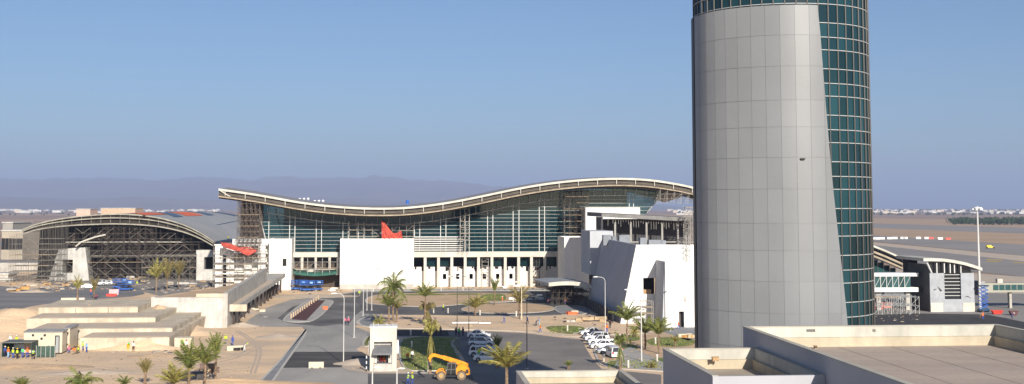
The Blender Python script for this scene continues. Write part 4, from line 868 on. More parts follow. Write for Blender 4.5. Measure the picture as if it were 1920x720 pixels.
k.build('scissor_arms', BLUE, q, recalc=False); k = MB(); k.box(-1.2, 1.2, -0.2, 1.3, 0.35, 0.8); k.box(-1.2, 1.2, -0.2, 1.3, 6.2, 6.4); k.build('platform', mat('dark_blue', (0.012, 0.05, 0.11), 0.5), q, each=True); k = MB()
for sx in (-.8, .8):
    for sy in (-.1, 1.2): k.disc((sx, sy, 0.3), 'y', 0.3, 0.3, 0.2)
k.build('wheel', TYRE, q, each=True)
# airfield barriers, containers
for i, (x, y) in enumerate(((1637, 449), (1645, 449), (1654, 448.7), (1668, 448.5), (1678, 448.2), (1693, 448), (1697, 448), (1722, 448), (1738, 448.2), (1746, 448.5), (1763, 449), (1778, 449.5))):
    p = PG(x, y); red = i in (9, 11); q = thing('water_barrier', ('red' if red else 'white')+' plastic barrier in the row across the runway'+(' at its right end' if i == 11 else ', the left one of two' if i == 9 else ''), 'barrier', p, 0, 'barriers across the runway')
    k = MB(); k.prism_a([(-0.5, 0), (0.5, 0), (0.3, 0.7), (0.2, 1.6), (-0.2, 1.6), (-0.3, 0.7)], -1.9, 1.9); k.build('barrier_body', REDP if red else WHITE2, q)
def skip_bin(lab, x, y, w=5.0, d=2.0, h=1.6, mm=REDP):
    p = PG(x, y); q = thing('skip', lab, 'skip', p, RZ); k = MB(); k.hexa([(-w/2+.4, 0, .1), (w/2-.4, 0, .1), (w/2-.4, d, .1), (-w/2+.4, d, .1)], [(-w/2, -.1, h), (w/2, -.1, h), (w/2, d+.1, h), (-w/2, d+.1, h)]); k.build('skip_body', mm, q); k = MB(); k.box(-w/2-.06, w/2+.06, -.2, 0.0, h, h+.12); k.box(-w/2-.06, w/2+.06, d, d+.2, h, h+.12); k.build('rim', mm, q)
skip_bin('red plastic barrier block on the apron right of the silver gate building', 1871, 590, 2.6, .8, .9); skip_bin('red container among the scaffold under the glazed bridge', 1646, 580, 3.4, 1.5, 1.5); skip_bin('pale pink container right of the red one under the glazed bridge', 1666, 578, 3.0, 1.5, 1.4, mat('pink_paint', (0.52, 0.22, 0.19), 0.6)); skip_bin('low dark tool cart at the far right edge of the apron', 1902, 592, 2.0, .8, 1.0, mat('cart_brown', (0.13, 0.06, 0.06), 0.7))
p = PG(1856, 466); q = thing('airfield_van', 'tiny yellow vehicle on the far taxiway', 'vehicle', p); k = MB(); k.box(-2.2, 2.2, -.9, .9, .5, 1.3); k.box(-2.0, .8, -.8, .8, 1.3, 2.1); k.build('body', mat('van_yellow', (.7, .55, .05), .4), q); k = MB()
for sx in (-2, 2): k.disc((sx, -1, .5), 'y', .5, .5, .3)
k.build('wheel', TYRE, q)
# high mast
p = PG(1838, 583); q = thing('floodlight_mast', 'very tall slim floodlight mast rising above the silver gate building to the horizon', 'floodlight mast', p); hm = EYE-0.0; k = MB(); k.tube((0, 0, 0), (0, 0, hm+.2), 0.36, 10, 0.17, cap=True); k.build('mast', POLE, q); k = MB(); k.disc((0, 0, hm-.2), 'z', 1.1, 1.1, .25, 12)
for i in range(6): a = i*math.pi/3; k.box(math.cos(a)*1.0-.25, math.cos(a)*1.0+.25, math.sin(a)*1.0-.25, math.sin(a)*1.0+.25, hm-.75, hm-.33)
k.build('floodlight_ring', WHITE2, q); k = MB(); k.box(-.5, .5, -.5, .5, 0, .6); k.build('footing', CONC, q)

# ------------------------------------------------------------------ left foreground : ramp, terraces
b0 = 271.0
t = gthing('concrete_ramp', 'long concrete access ramp on a dark underpass climbing to the terminal', 'ramp', -40, 320); o = (-40, 320, 0)
ra0, rz0 = PA(428, 573, b0); ra1 = PA(446, 573, b0)[0]; rb1 = 377.0; rz1 = 25-(510-388)*rb1/2350*1.0
m = MB(o); m.hexa([(ra0-4.5, b0, rz0-1.05), (ra1, b0, rz0-1.05), (ra1, rb1, rz1-1.05), (ra0-4.5, rb1, rz1-1.05)], [(ra0-4.5, b0, rz0), (ra1, b0, rz0), (ra1, rb1, rz1), (ra0-4.5, rb1, rz1)]); m.build('ramp_slab', CONC, t)
m = MB(o); m.hexa([(ra0-4.2, b0+1, rz0+0.004), (ra1-0.35, b0+1, rz0+0.004), (ra1-.35, rb1-30, rz0+(rz1-rz0)*.7+.004), (ra0-4.2, rb1-30, rz0+(rz1-rz0)*.7+.004)], [(ra0-4.2, b0+1, rz0+.06), (ra1-0.35, b0+1, rz0+.06), (ra1-.35, rb1-30, rz0+(rz1-rz0)*.7+.06), (ra0-4.2, rb1-30, rz0+(rz1-rz0)*.7+.06)]); m.build('sand_cover', SANDP, t)
m = MB(o); m.box(ra1-2.2, ra1-1.9, b0+3, rb1-3, 0, 2.4); m.build('underpass_wall', mat('underpass_brown', (0.022, 0.017, 0.014), 0.9), t)  # shade of the opening is put into this near-black wall colour
m = MB(o)
for i in range(13): b = b0+2+i*8.4; m.box(ra1-1.2, ra1-.8, b, b+.5, 0, rz0+(rz1-rz0)*(b-b0)/(rb1-b0)-1.08)
m.build('underpass_post', mat('post_brown', (0.07, 0.05, 0.04), 0.9), t, each=True)
m = MB(o); m.box(ra0-.3, ra0+3.9, b0-.35, b0-.02, rz0-1.2, rz0+.25); m.build('slab_end', CONCY, t)
# abutment
b2 = 267.0; q0, qz0 = PA(287, 558, b2); q1 = PA(418, 558, b2)[0]; qx = PA(368, 558, b2)[0]; qz1 = PA(390, 550.5, b2)[1]
t = gthing('concrete_abutment', 'tall pale concrete abutment wall holding back sand beside the ramp', 'retaining wall', (q0+q1)/2, b2); o = ((q0+q1)/2, b2, 0)
m = MB(o); zl_ = PA(300, 578, b2)[1]; zm = PA(340, 597, b2)[1]
m.prism_b([(q0, zl_), (PA(327, 597, b2)[0], zm), (qx, zm), (qx, 0), (q1, 0), (q1, qz0), (q0, qz0)], b2, b2+0.6); m.build('front_wall', CONCW, t)
m = MB(o); m.box(qx, q1, b2-.15, b2+.9, qz0+.01, qz1); m.build('top_beam', CONCY, t)
m = MB(o); q2 = PA(431, 612, b2)[0]; zend = 25-(508-388)*382/2350
m.hexa([(q1+.01, b2-.3, 0), (q2-.5, b2-.3, 0), (q2-.5, b2+1.2, 0), (q1+.01, b2+1.2, 0)], [(q1+.01, b2-.3, qz1), (q2-.5, b2-.3, qz1), (q2-.5, b2+1.2, qz1), (q1+.01, b2+1.2, qz1)]); m.build('end_pier', CONC, t)
m = MB(o); bz = [(b2+1.3, qz1+.1), (b2+50, qz1+1.0), (b2+75, qz1+1.6)]
m.hexa([(q1+.02, bz[0][0], 0), (q2-.6, bz[0][0], 0), (q2-.6, bz[2][0], 0), (q1+.02, bz[2][0], 0)], [(q1+.02, bz[0][0], bz[0][1]), (q2-.6, bz[0][0], bz[0][1]), (q2-.6, bz[2][0], bz[2][1]), (q1+.02, bz[2][0], bz[2][1])]); m.build('parapet_wall', CONC, t)
m = MB(o); m.hexa([(q0+.3, b2+.62, 0), (q1, b2+.62, 0), (q1, b2+78, 0), (q0+2, b2+78, 0)], [(q0+.3, b2+.62, qz0-.15), (q1, b2+.62, qz0-.15), (q1, b2+78, 5.6), (q0+2, b2+78, 1.0)]); m.build('sand_fill', SANDR, t)
m = MB(o); m.hexa([(q0-.5, b2+.63, 0), (q0+.29, b2+.63, 0), (q0+1.99, b2+78, 0), (q0+.6, b2+78, 0)], [(q0-.5, b2+.63, qz0+.1), (q0+.29, b2+.63, qz0+.1), (q0+1.99, b2+78, 1.6), (q0+.6, b2+78, 1.6)]); m.build('kerb_wall', CONCW, t)
# terraces
tiers = [(228, 645, 634, 150, 317, 'lowest'), (236, 632, 617.5, 58, 323, 'second'), (246, 615, 597.5, 50, 291, 'third'), (256, 596, 577, 72, 258, 'topmost')]
t = gthing('stepped_terrace', 'broad sandy concrete terrace of four giant steps left of the ramp', 'terrace', PA(200, 620, 240)[0], 240); o = (PA(200, 620, 240)[0], 240, 0); prevz = 0
zt = []
for i, (b, yb, yt, x0, x1, nm) in enumerate(tiers):
    a0, z1 = PA(x0, yt, b); a1, z0 = PA(x1, yb, b); zt.append((a0, a1, z1, b))
    m = MB(o); back = 272 if i == 3 else 268
    m.hexa([(a0, b, 0), (a1, b, 0), (a1, back, 0), (a0, back, 0)], [(a0, b, z1), (a1, b, z1), (a1+.3, back, z1+.35), (a0, back, z1+.35)])
    m.build('terrace_step', CONCY, t)
    m = MB(o); nb_ = tiers[i+1][0] if i < 3 else 271
    m.hexa([(a0+.2, b+.5, z1+.03), (a1-.3, b+.5, z1+.03), (a1-.3, nb_-.1, z1+.03), (a0+.2, nb_-.1, z1+.03)], [(a0+.2, b+.5, z1+.08), (a1-.3, b+.5, z1+.08), (a1-.3, nb_-.1, z1+.22), (a0+.2, nb_-.1, z1+.22)]); m.build('sand_layer', SANDP, t)
m = MB(o); a0, z1 = PA(328, 633, 229); a1 = PA(360, 643, 229)[0]; m.box(a0, a1, 228.6, 231, 0, z1); m.build('end_block', CONCY, t)
m = MB(o)
for x in (142, 203): a, z = PA(x, 577, 255.95); m.box(a-.06, a+.06, 255.93, 255.99, zt[2][2]+.1, zt[3][2]-.05)
for (a0, a1, z1, b) in zt[1:]: m.box(a0+3, a1-1, b-.02, b-.005, z1-1.9, z1-1.78) if z1 > 2.2 else None
m.build('joint', mat('joint_brown', (0.20, 0.16, 0.12), 0.9), t, each=True)
# sand heaps
def heap(lab, x, y, w, d, h, z=0.0, seed=1, m_=SAND, nm='sand_heap'):
    p = PG(x, y, z); k = MB(); n = 22; idx = []; off_ = Vector((seed*3.1, seed*1.7, 0))
    for i in range(n+1):
        row = []
        for j in range(n+1):
            u, v = i/n*2-1, j/n*2-1; r = math.hypot(u, v); nz = noise.fractal(Vector((u*2.2, v*2.2, 0))+off_, 1.0, 2.0, 4)
            hh = max(0.0, 1-r*(1+.22*nz))**1.05*h*(1+.35*nz); hh = max(hh-.03*h, -0.02) if r < 1 else -0.06
            row.append(k.p((u*w/2, v*d/2, hh)))
        idx.append(row)
    for i in range(n):
        for j in range(n): k.face([idx[i][j], idx[i+1][j], idx[i+1][j+1], idx[i][j+1]])
    ob = k.build(nm, m_, smooth=True, recalc=False); ob.location = p; ob.rotation_euler = (0, 0, RZ); return tag(ob, lab, 'sand heap')
heap('wide brown sand mound burying the left end of the stepped terrace', 22, 622, 38, 40, 5.2, seed=2)
heap('pointed sand heap in the middle of the topmost terrace step', 166, 598, 7.5, 6, 2.6, z=2.6, seed=3, m_=SANDR)
heap('sand heap between the terrace and the concrete abutment', 297, 596, 8, 7, 3.2, z=2.4, seed=4, m_=SANDR)
heap('low sand heap in front of the lowest terrace step', 265, 655, 16, 6, 1.6, seed=5)
heap('sand slope at the right end of the terrace steps', 350, 625, 16, 14, 2.0, seed=6)
heap('low spoil heap at the bottom left behind the palms', 25, 690, 26, 8, 0.8, seed=7, m_=SANDR)
heap('spoil heap along the dark underpass', 470, 585, 5, 26, 1.0, seed=8, m_=SANDP)
heap('brown spoil bank at the bottom between the palm trunks', 420, 722, 34, 6, 0.9, seed=9, m_=SANDR)
heap('pale rubble heap beside the kiosk', 672, 682, 9, 6, 0.9, seed=10, m_=SANDP)
heap('sand mound before the recessed bay', 580, 556, 30, 14, 0.7, seed=12, m_=SANDP)

for i, (x, y, w_, d_, h__, lab) in enumerate(((205, 652, 9, 4, .8, 'small spoil heap before the left half of the lowest terrace step'), (455, 612, 8, 5, .9, 'sand heap at the foot of the concrete abutment'), (70, 606, 14, 9, 1.8, 'low sand bank left of the topmost terrace step'), (170, 700, 16, 4, .5, 'flat sand ridge in the left foreground'), (300, 668, 12, 4, .45, 'flat sand ridge in front of the terrace'), (520, 632, 9, 7, .6, 'sand hump at the inner corner of the pavement'), (400, 545, 16, 6, 1.0, 'sand bank on top of the yard beside the ramp'), (60, 548, 14, 4, .7, 'low rubble bank along the far left road'))):
    heap(lab, x, y, w_, d_, h__, seed=20+i, m_=SANDP if i % 2 else SANDR)
# ------------------------------------------------------------------ kiosk
bk = 194.5
k0, kz = PA(694, 614.5, bk); k1 = PA(744, 615, bk)[0]; kc = (k0+k1)/2
t = gthing('gate_kiosk', 'tall cream gate kiosk with a grey slanted canopy over a service opening', 'kiosk', kc, bk); o = (kc, bk, 0); zz = lambda y: PA(720, y, bk)[1]
m = MB(o); m.box(k0, k0+.6, bk, bk+4, 0, kz); m.box(k1-.7, k1, bk, bk+4, 0, kz); m.box(k0+.6, k1-.7, bk, bk+4, zz(641), kz); m.box(k0+.6, k1-.7, bk+3.6, bk+4, 0, zz(641)); m.build('kiosk_wall', CREAM, t)
m = MB(o); m.box(k0-.1, k1+.1, bk-.1, bk+4.1, kz+.002, kz+.15); m.box(k0-.2, k0-.02, bk+.8, bk+2.4, zz(664), zz(640)); m.box(k1+.02, k1+.3, bk+.8, bk+2.4, zz(664), zz(640)); m.build('coping', WHITE, t)
m = MB(o); u0, u1 = PA(703, 650, bk)[0], PA(733, 650, bk)[0]
m.hexa([(u0-.3, bk-1.2, zz(662)), (u1+.2, bk-1.2, zz(662)), (u1+.2, bk+1, zz(648)), (u0-.3, bk+1, zz(648))], [(u0-.3, bk-1.2, zz(661)), (u1+.2, bk-1.2, zz(661)), (u1+.2, bk+1, zz(647)), (u0-.3, bk+1, zz(647))]); m.box(u0-.3, u1+.2, bk-1.25, bk-1.2, zz(664), zz(661)); m.build('canopy', mat('canopy_dark', (0.17, 0.17, 0.18), .6), t)
m = MB(o); m.box(k0+.62, k1-.72, bk+.9, bk+1.1, zz(650), zz(641.5)); m.build('upper_panel', CONCW, t)
m = MB(o); m.box(k0+.62, u0+.3, bk+.3, bk+.6, zz(681), zz(663)); m.box(u1-.4, k1-.72, bk+.3, bk+.6, zz(681), zz(663)); m.build('side_panel', CONCW, t, each=True)
m = MB(o); m.box(k0+.62, k1-.72, bk+2.8, bk+3, 0.1, zz(663)); m.build('dark_inside', mat('kiosk_brown', (.06, .04, .03), .9), t)
m = MB(o); m.box(k0+.62, k1-.72, bk-.3, bk+1.2, 0, zz(682)); m.build('counter', CONCW, t)
m = MB(o)
for x in (k0+.5, k0+1.2, k1-1.5, k1-.6): m.tube((x, bk+1, kz), (x, bk+1, kz+.7), .05)
m.build('roof_post', STEEL, t, recalc=False, each=True)
# ------------------------------------------------------------------ site cabins and shelter (left)
bc = 224.0
def cabin(lab, x0, x1, ytop, ybot, b, d, door=None, mm=CREAM2, vents=()):
    a0, z1 = PA(x0, ytop, b); a1, _ = PA(x1, ytop, b); z0 = 0.25; t = gthing('site_cabin', lab, 'cabin', (a0+a1)/2, b); o = ((a0+a1)/2, b, 0); m = MB(o)
    if door:
        d0, dz_ = PA(door[0], door[1], b); d1, _ = PA(door[2], door[1], b); m.box(a0, d0, b, b+.1, z0, z1); m.box(d0, d1, b, b+.1, dz_, z1); m.box(d1, a1, b, b+.1, z0, z1)
    else: m.box(a0, a1, b, b+.1, z0, z1)
    m.box(a0, a0+.1, b+.1, b+d, z0, z1); m.box(a1-.1, a1, b+.1, b+d, z0, z1); m.box(a0+.1, a1-.1, b+d-.1, b+d, z0, z1); m.box(a0+.1, a1-.1, b+.1, b+d-.1, z0, z0+.1); m.build('cabin_wall', mm, t)
    m = MB(o); m.hexa([(a0-.15, b-.15, z1+.002), (a1+.15, b-.15, z1+.002), (a1+.15, b+d+.15, z1+.002), (a0-.15, b+d+.15, z1+.002)], [(a0-.15, b-.15, z1+.1), (a1+.15, b-.15, z1+.1), (a1+.15, b+d+.15, z1+.35), (a0-.15, b+d+.15, z1+.35)]); m.build('roof', mat('cabin_roof', (.33, .32, .31), .7, .1, .5), t)
    m = MB(o); m.box(a0, a1, b+.05, b+.3, 0, z0-.005); m.box(a0, a1, b+d-.3, b+d-.05, 0, z0-.005); m.build('skid', DARKB, t, each=True)
    if door:
        m = MB(o); m.box(d0, d0+(d1-d0)*.5, b+.6, b+.7, z0+.1, dz_); m.box(d1, d1+.06, b-.9, b-.02, z0, dz_); m.build('door', mat('cabin_door', (.34, .36, .37), .6), t)
    m = MB(o)
    for x, y in vents: a, z = PA(x, y, b); m.disc((a, b-.03, z), 'y', .22, .22, .05, 8)
    if vents: m.build('vent', MULLD, t)
    return t
cabin('long cream site cabin with two round vents and an open dark doorway', 45, 117, 623.5, 650, 222, 3.0, (103, 629, 112), vents=((62, 628.5), (84, 628.5), (78, 635)))
cabin('short cream and grey site cabin half hidden behind the long one', 121, 131, 616, 645, 227, 5.5)
bs_ = 219.5; s0, sz = PA(8, 642, bs_); s1 = PA(64, 642, bs_)[0]; t = gthing('container_shelter', 'open-fronted dark green container shelter with workers standing in its shade', 'shelter', (s0+s1)/2, bs_); o = ((s0+s1)/2, bs_, 0)
m = MB(o); m.box(s0, s1, bs_-1.2, bs_+3.4, sz, sz+.14); m.build('roof', mat('shelter_roof', (.14, .15, .14), .7), t); m = MB(o)
for x in (s0+.06, (s0+s1)/2, s1-.06):
    for y in (bs_-1.1, bs_+3.3): m.box(x-.06, x+.06, y-.06, y+.06, 0, sz-.002)
m.build('post', mat('dark_green_paint', (.03, .06, .05), .7), t, each=True); m = MB(o); m.box(s0, s0+.05, bs_-1.0, bs_+3.2, 0, sz-.01); m.box(s1-.05, s1, bs_-1.0, bs_+3.2, 0, sz-.01); m.box(s0+.1, s1-.1, bs_+3.05, bs_+3.1, 0, sz-.01); m.build('side_panel', mat('green_panel', (.055, .095, .075), .8, .2, .8), t)
m = MB(o); m.box(s0+.8, s1-.8, bs_+2.6, bs_+3.0, 1.0, sz-.5); m.build('whiteboard', mat('board_pale', (.55, .60, .66), .6, .2, 1.0), t)
q = gthing('net_fence', 'dark green shade-net fence running from the shelter towards the long cabin', 'fence', PA(80, 665, 217)[0], 217); o = (PA(80, 665, 217)[0], 217, 0); a0, a1 = PA(68, 665, 217)[0], PA(103, 665, 217)[0]; k = MB(o); k.box(a0, a1, 217, 217.04, .15, 1.9); k.build('net', MATS['green_panel'], q); k = MB(o)
for i in range(5): a = a0+(a1-a0)*i/4; k.tube((a, 216.95, 0), (a, 216.95, 2.05), .05)
k.build('post', STEEL, q, recalc=False)
# generic small props -------------------------------------------------
def crate_pile(lab, x, y, n, seed, mm=WOOD, s=1.0, spread=2.0, nm='timber_pile', cat='pile'):
    rr = random.Random(seed); p = PG(x, y); q = thing(nm, lab, cat, p, RZ)
    for i in range(n):
        k = MB(); w, d, h = rr.uniform(.6, 1.5)*s, rr.uniform(.5, 1.0)*s, rr.uniform(.3, .9)*s; cx_, cy_ = rr.uniform(-spread, spread), rr.uniform(-.8, .8); z0 = rr.choice((0, 0, .5*s)); a = rr.uniform(-.5, .5); ca_, sa_ = math.cos(a), math.sin(a)
        pt = lambda u, v, z: (cx_+u*ca_-v*sa_, cy_+u*sa_+v*ca_, z)
        k.hexa([pt(-w, -d/2, z0), pt(w, -d/2, z0), pt(w, d/2, z0), pt(-w, d/2, z0)], [pt(-w, -d/2, z0+h), pt(w, -d/2, z0+h), pt(w, d/2, z0+h), pt(-w, d/2, z0+h)]); k.build('bundle', mm if rr.random() < .7 else rr.choice((CREAM2, CONC, PLANK)), q)
    return q
for lab, x, y, n, s_, mm, sp in (('orange timber pallets stacked beside the far left road', 30, 546, 5, 1, mat('orange_timber', (.55, .30, .10), .85, .15, 1.0), 3), ('long heap of timber and rubble left of the sloping concrete portal', 85, 536, 9, 2, WOOD, 7), ('timber formwork stacked in front of the arched hall', 222, 512, 5, 3, WOOD, 2.5), ('sandy bundles under the middle of the arched hall', 258, 524, 6, 4, PLANK, 4), ('pale block pallets at the foot of the left portal', 122, 524, 5, 5, CREAM2, 2.5), ('white and red scrap heap before the right portal', 365, 520, 6, 6, WHITE2, 3.5), ('grey-white rubble and sheets on the dusty yard', 345, 533, 6, 7, CONCW, 5), ('brown debris and pallets by the ramp foot', 510, 548, 5, 8, WOOD, 2),
                             ('white sacks piled before the recessed bay', 617, 545, 6, 9, WHITE2, 2.2), ('row of white boulders and sacks left of the curved canopy', 1000, 562, 12, 10, WHITE2, 7), ('white rubble in front of the right half of the colonnade', 960, 540, 10, 11, WHITE2, 6), ('orange crate heap at the edge of the plaza', 1078, 590, 4, 12, ORNG, 1.0), ('timber stack against the white annex near its door', 1290, 634, 3, 13, mat('orange_timber2', (.5, .25, .08), .85), .8), ('sandy kerb stones on the verge before the leaning wall', 1100, 604, 7, 14, PLANK, 4), ('rubble along the foot of the dark underpass', 475, 585, 8, 15, CREAM2, 3),
                             ('grey scrap pile on the sand behind the foreground palms', 375, 710, 4, 16, mat('scrap_grey', (.12, .12, .14), .8, .2, 1.), 1.6), ('brown debris pile at the base of the right foreground palm', 395, 700, 4, 17, mat('scrap_brown', (.16, .11, .09), .9, .2, 1.), 1.4), ('dark cable coils and boards lying on the sand right of the foreground palms', 448, 657, 3, 18, MULLD, 1.0)):
    crate_pile(lab, x, y, n, s_, mm, 1.0 if n < 9 else .8, sp)
def block_at(lab, x, y, w, d, h, mm, nm='concrete_barrier', cat='barrier', rot=RZ):
    p = PG(x, y); q = thing(nm, lab, cat, p, rot); k = MB(); k.loft([[(sx*w/2, -d/2, 0), (sx*w/2, d/2, 0), (sx*w/2, d*.3, h), (sx*w/2, -d*.3, h)] for sx in (-1, 1)]); k.build('block', mm, q); k = MB(); k.box(-w/2+.3, -w/2+.7, -d/2-.03, d/2+.03, .0, .12); k.box(w/2-.7, w/2-.3, -d/2-.03, d/2+.03, 0, .12); k.build('lifting_slot', DARKB, q); return q
block_at('cream concrete block standing on the dark road patch', 593, 690, 2.3, .7, .95, CREAM2); block_at('cream concrete barrier beside the left yard palm', 131, 567, 4.4, .8, 1.2, CREAM2); block_at('shorter pinkish barrier just right of the cream yard barrier', 153, 566, 1.6, .8, 1.1, mat('pink_concrete', (.6, .5, .45), .85)); block_at('pink and white box beside the blue machines', 214, 553, 2.6, 1.2, 1.6, mat('pink_white', (.62, .42, .42), .7), 'barrier_box')
block_at('long red plastic barrier lying by the yard edge', 209, 556, 2.8, .6, .8, REDP); block_at('orange water barrier at the corner of the traffic island', 610, 581, 1.2, .5, .9, ORNG)
# posts on the block strip of the island
for i in range(13):
    f = i/12; p = PG(546+(597-546)*f, 598+(562-598)*f); k = MB(); k.box(-.12, .12, -.12, .12, 0.15, 1.05); k.box(-.17, .17, -.17, .17, 1.05, 1.15); k.box(-.2, .2, -.2, .2, 0.14, .2)
    ob = k.build('marker_post', mat('post_tan', (.55, .40, .26), .8), None); ob.location = p; tag(ob, 'short tan post in the row down the red block strip of the traffic island', 'post', 'posts on the traffic island')
def bollard(x, y, lab, mm=CREAM, h=1.1, r=.16):
    p = PG(x, y); q = thing('bollard', lab, 'bollard', (p[0], p[1], .12)); k = MB(); k.tube((0, 0, 0), (0, 0, h), r, 8, r, cap=True); k.build('post', mm, q); k = MB(); k.disc((0, 0, h+.06), 'z', r*1.25, r*.8, .12, 8); k.build('cap', WHITE2, q)
for x, y, lab in ((770, 630, 'white bollard on the lawn edge right of the kiosk'), (772, 653, 'pale bollard in the middle of the lawn beside the kiosk'), (1132, 679, 'cream bollard on the lawn tip below the white van'), (1232, 679, 'cream bollard near the low building\'s corner'), (1064, 622, 'pale bollard on the grass behind the right car row'), (813, 588, 'bollard at the kerb left of the tall drooping palm'), (840, 588, 'bollard right of the tall drooping palm, by the drop-off road'), (900, 592, 'bollard at the near edge of the sand roundabout'), (968, 594, 'bollard beside the pale lamp post on the verge'), (942, 564, 'small orange bollard on the green corner lawn'), (962, 566, 'bollard at the kerb just right of the green corner lawn'), (1182, 648, 'yellow bollard on the garden bed behind the car row'), (1163, 691, 'low double bollard at the foot of the car park palm'), (1178, 691, 'low bollard right of the car park palm'), (1229, 646, 'white globe bollard on the grass by the annex palms'), (700, 548, 'bollard on the forecourt by the middle block'), (827, 546, 'bollard before the left columns of the colonnade'), (868, 546, 'bollard before the middle columns of the colonnade')):
    bollard(x, y, lab, CREAM if 'orange' not in lab and 'yellow' not in lab else ORNG if 'orange' in lab else mat('bollard_yellow', (.55, .45, .05), .6), 1.0)
q = thing('striped_post', 'black and white striped post at the left corner of the kiosk', 'post', PG(687, 697)); 
for i in range(6): k = MB(); k.tube((0, 0, i*.4), (0, 0, i*.4+.4), .09, 8, cap=True); k.build('band', WHITE2 if i % 2 else MULLD, q)
# long white pipes on the verge
for x0, x1, y, lab in ((848, 896, 609, 'long white pipe lying on the sand left of the parked cars'), (898, 920, 609.5, 'shorter white pipe lying end to end with the long one')):
    p = PG((x0+x1)/2, y); L_ = (x1-x0)/2*p[1]/F; k = MB(); k.tube((-L_, 0, .3), (L_, 0, .3), .16, 8, cap=True); ob = k.build('white_pipe', WHITE2); ob.location = (p[0], p[1], .12); ob.rotation_euler = (0, 0, RZ); tag(ob, lab, 'pipe')
# ------------------------------------------------------------------ lamp posts
def lamp(x, y, ytop, lab, arms=((-1, 1.3),), mm=POLE, square=False, r=.078):
    p = PG(x, y); h = (y-ytop)/F*p[1]*1.0; q = thing('lamp_post', lab, 'lamp post', p); k = MB(); k.tube((0, 0, .1), (0, 0, h-(.0 if square else .8)), r*1.15, 8, r*.75, cap=True); k.build('pole', mm, q); k = MB(); k.box(-.25, .25, -.25, .25, 0, .16); k.build('base', CONC, q)
    for s, L_ in arms:
        k = MB(); pts = [(0, 0, h-.1), (s*L_, 0, h-.05)] if square else [(0, 0, h-.8), (s*.12*L_, 0, h-.35), (s*.4*L_, 0, h-.08), (s*L_, 0, h)]
        k.path(pts, r*.7, 6); k.build('arm', mm, q); k = MB(); k.loft([[(s*L_+s*u, -w, h-.06), (s*L_+s*u, w, h-.06), (s*L_+s*u, w, h+hh), (s*L_+s*u, -w, h+hh)] for u, w, hh in ((-.1, .08, .06), (.1, .16, .12), (.6, .16, .1), (.8, .08, .04))]); k.build('lamp_head', WHITE2, q)
DKP = mat('dark_pole', (.09, .09, .09), .5)
for a in ((644, 682, 553, 'tall lamp post with a curved arm on the bare kerb left of the kiosk'), (664, 633, 530, 'lamp post with a curved arm behind the kiosk kerb'), (681, 592, 515, 'slim lamp post with a short arm before the middle white block')): lamp(*a)
lamp(688, 582, 470, 'tall square-armed lamp post in front of the left half of the middle white block', square=True, arms=((-1, 2.0),)); lamp(697, 582, 487, 'curved lamp post just right of the square-armed one', arms=((-1, 1.6),)); lamp(740, 548, 470, 'square-armed lamp post behind the big open palm', square=True, arms=((-1, 2.0),))
lamp(857, 618, 520, 'dark lamp post left of the shaded car row, before the colonnade', mm=DKP, arms=((-1, 1.5),)); lamp(879, 626, 520, 'dark lamp post standing at the back of the shaded car row', mm=DKP, arms=((-1, 1.5),)); lamp(988, 692, 556, 'dark lamp post in the middle of the car park by the annex', mm=DKP, arms=((1, 1.6),))
lamp(978, 600, 530, 'pale lamp post rising beside the feathery palm on the verge', arms=((-1, 1.0),), mm=mat('pale_pole', (.6, .52, .36), .6), r=.12); lamp(1135, 622, 521, 'lamp post in front of the leaning grey wall behind the right car row', arms=((-1, 1.6),)); lamp(1203, 679, 546, 'lamp post with a left arm among the garden palms', arms=((-1, 1.9),), r=.10); lamp(1257, 622, 523, 'lamp post with a right arm before the white annex', arms=((1, 1.9),))
lamp(698, 738, 690, 'white post at the bottom edge below the kiosk\'s left corner', square=True, arms=((1, .3),), r=.11); lamp(744, 738, 692, 'white post at the bottom edge below the kiosk\'s right corner', square=True, arms=((1, .3),), r=.11)
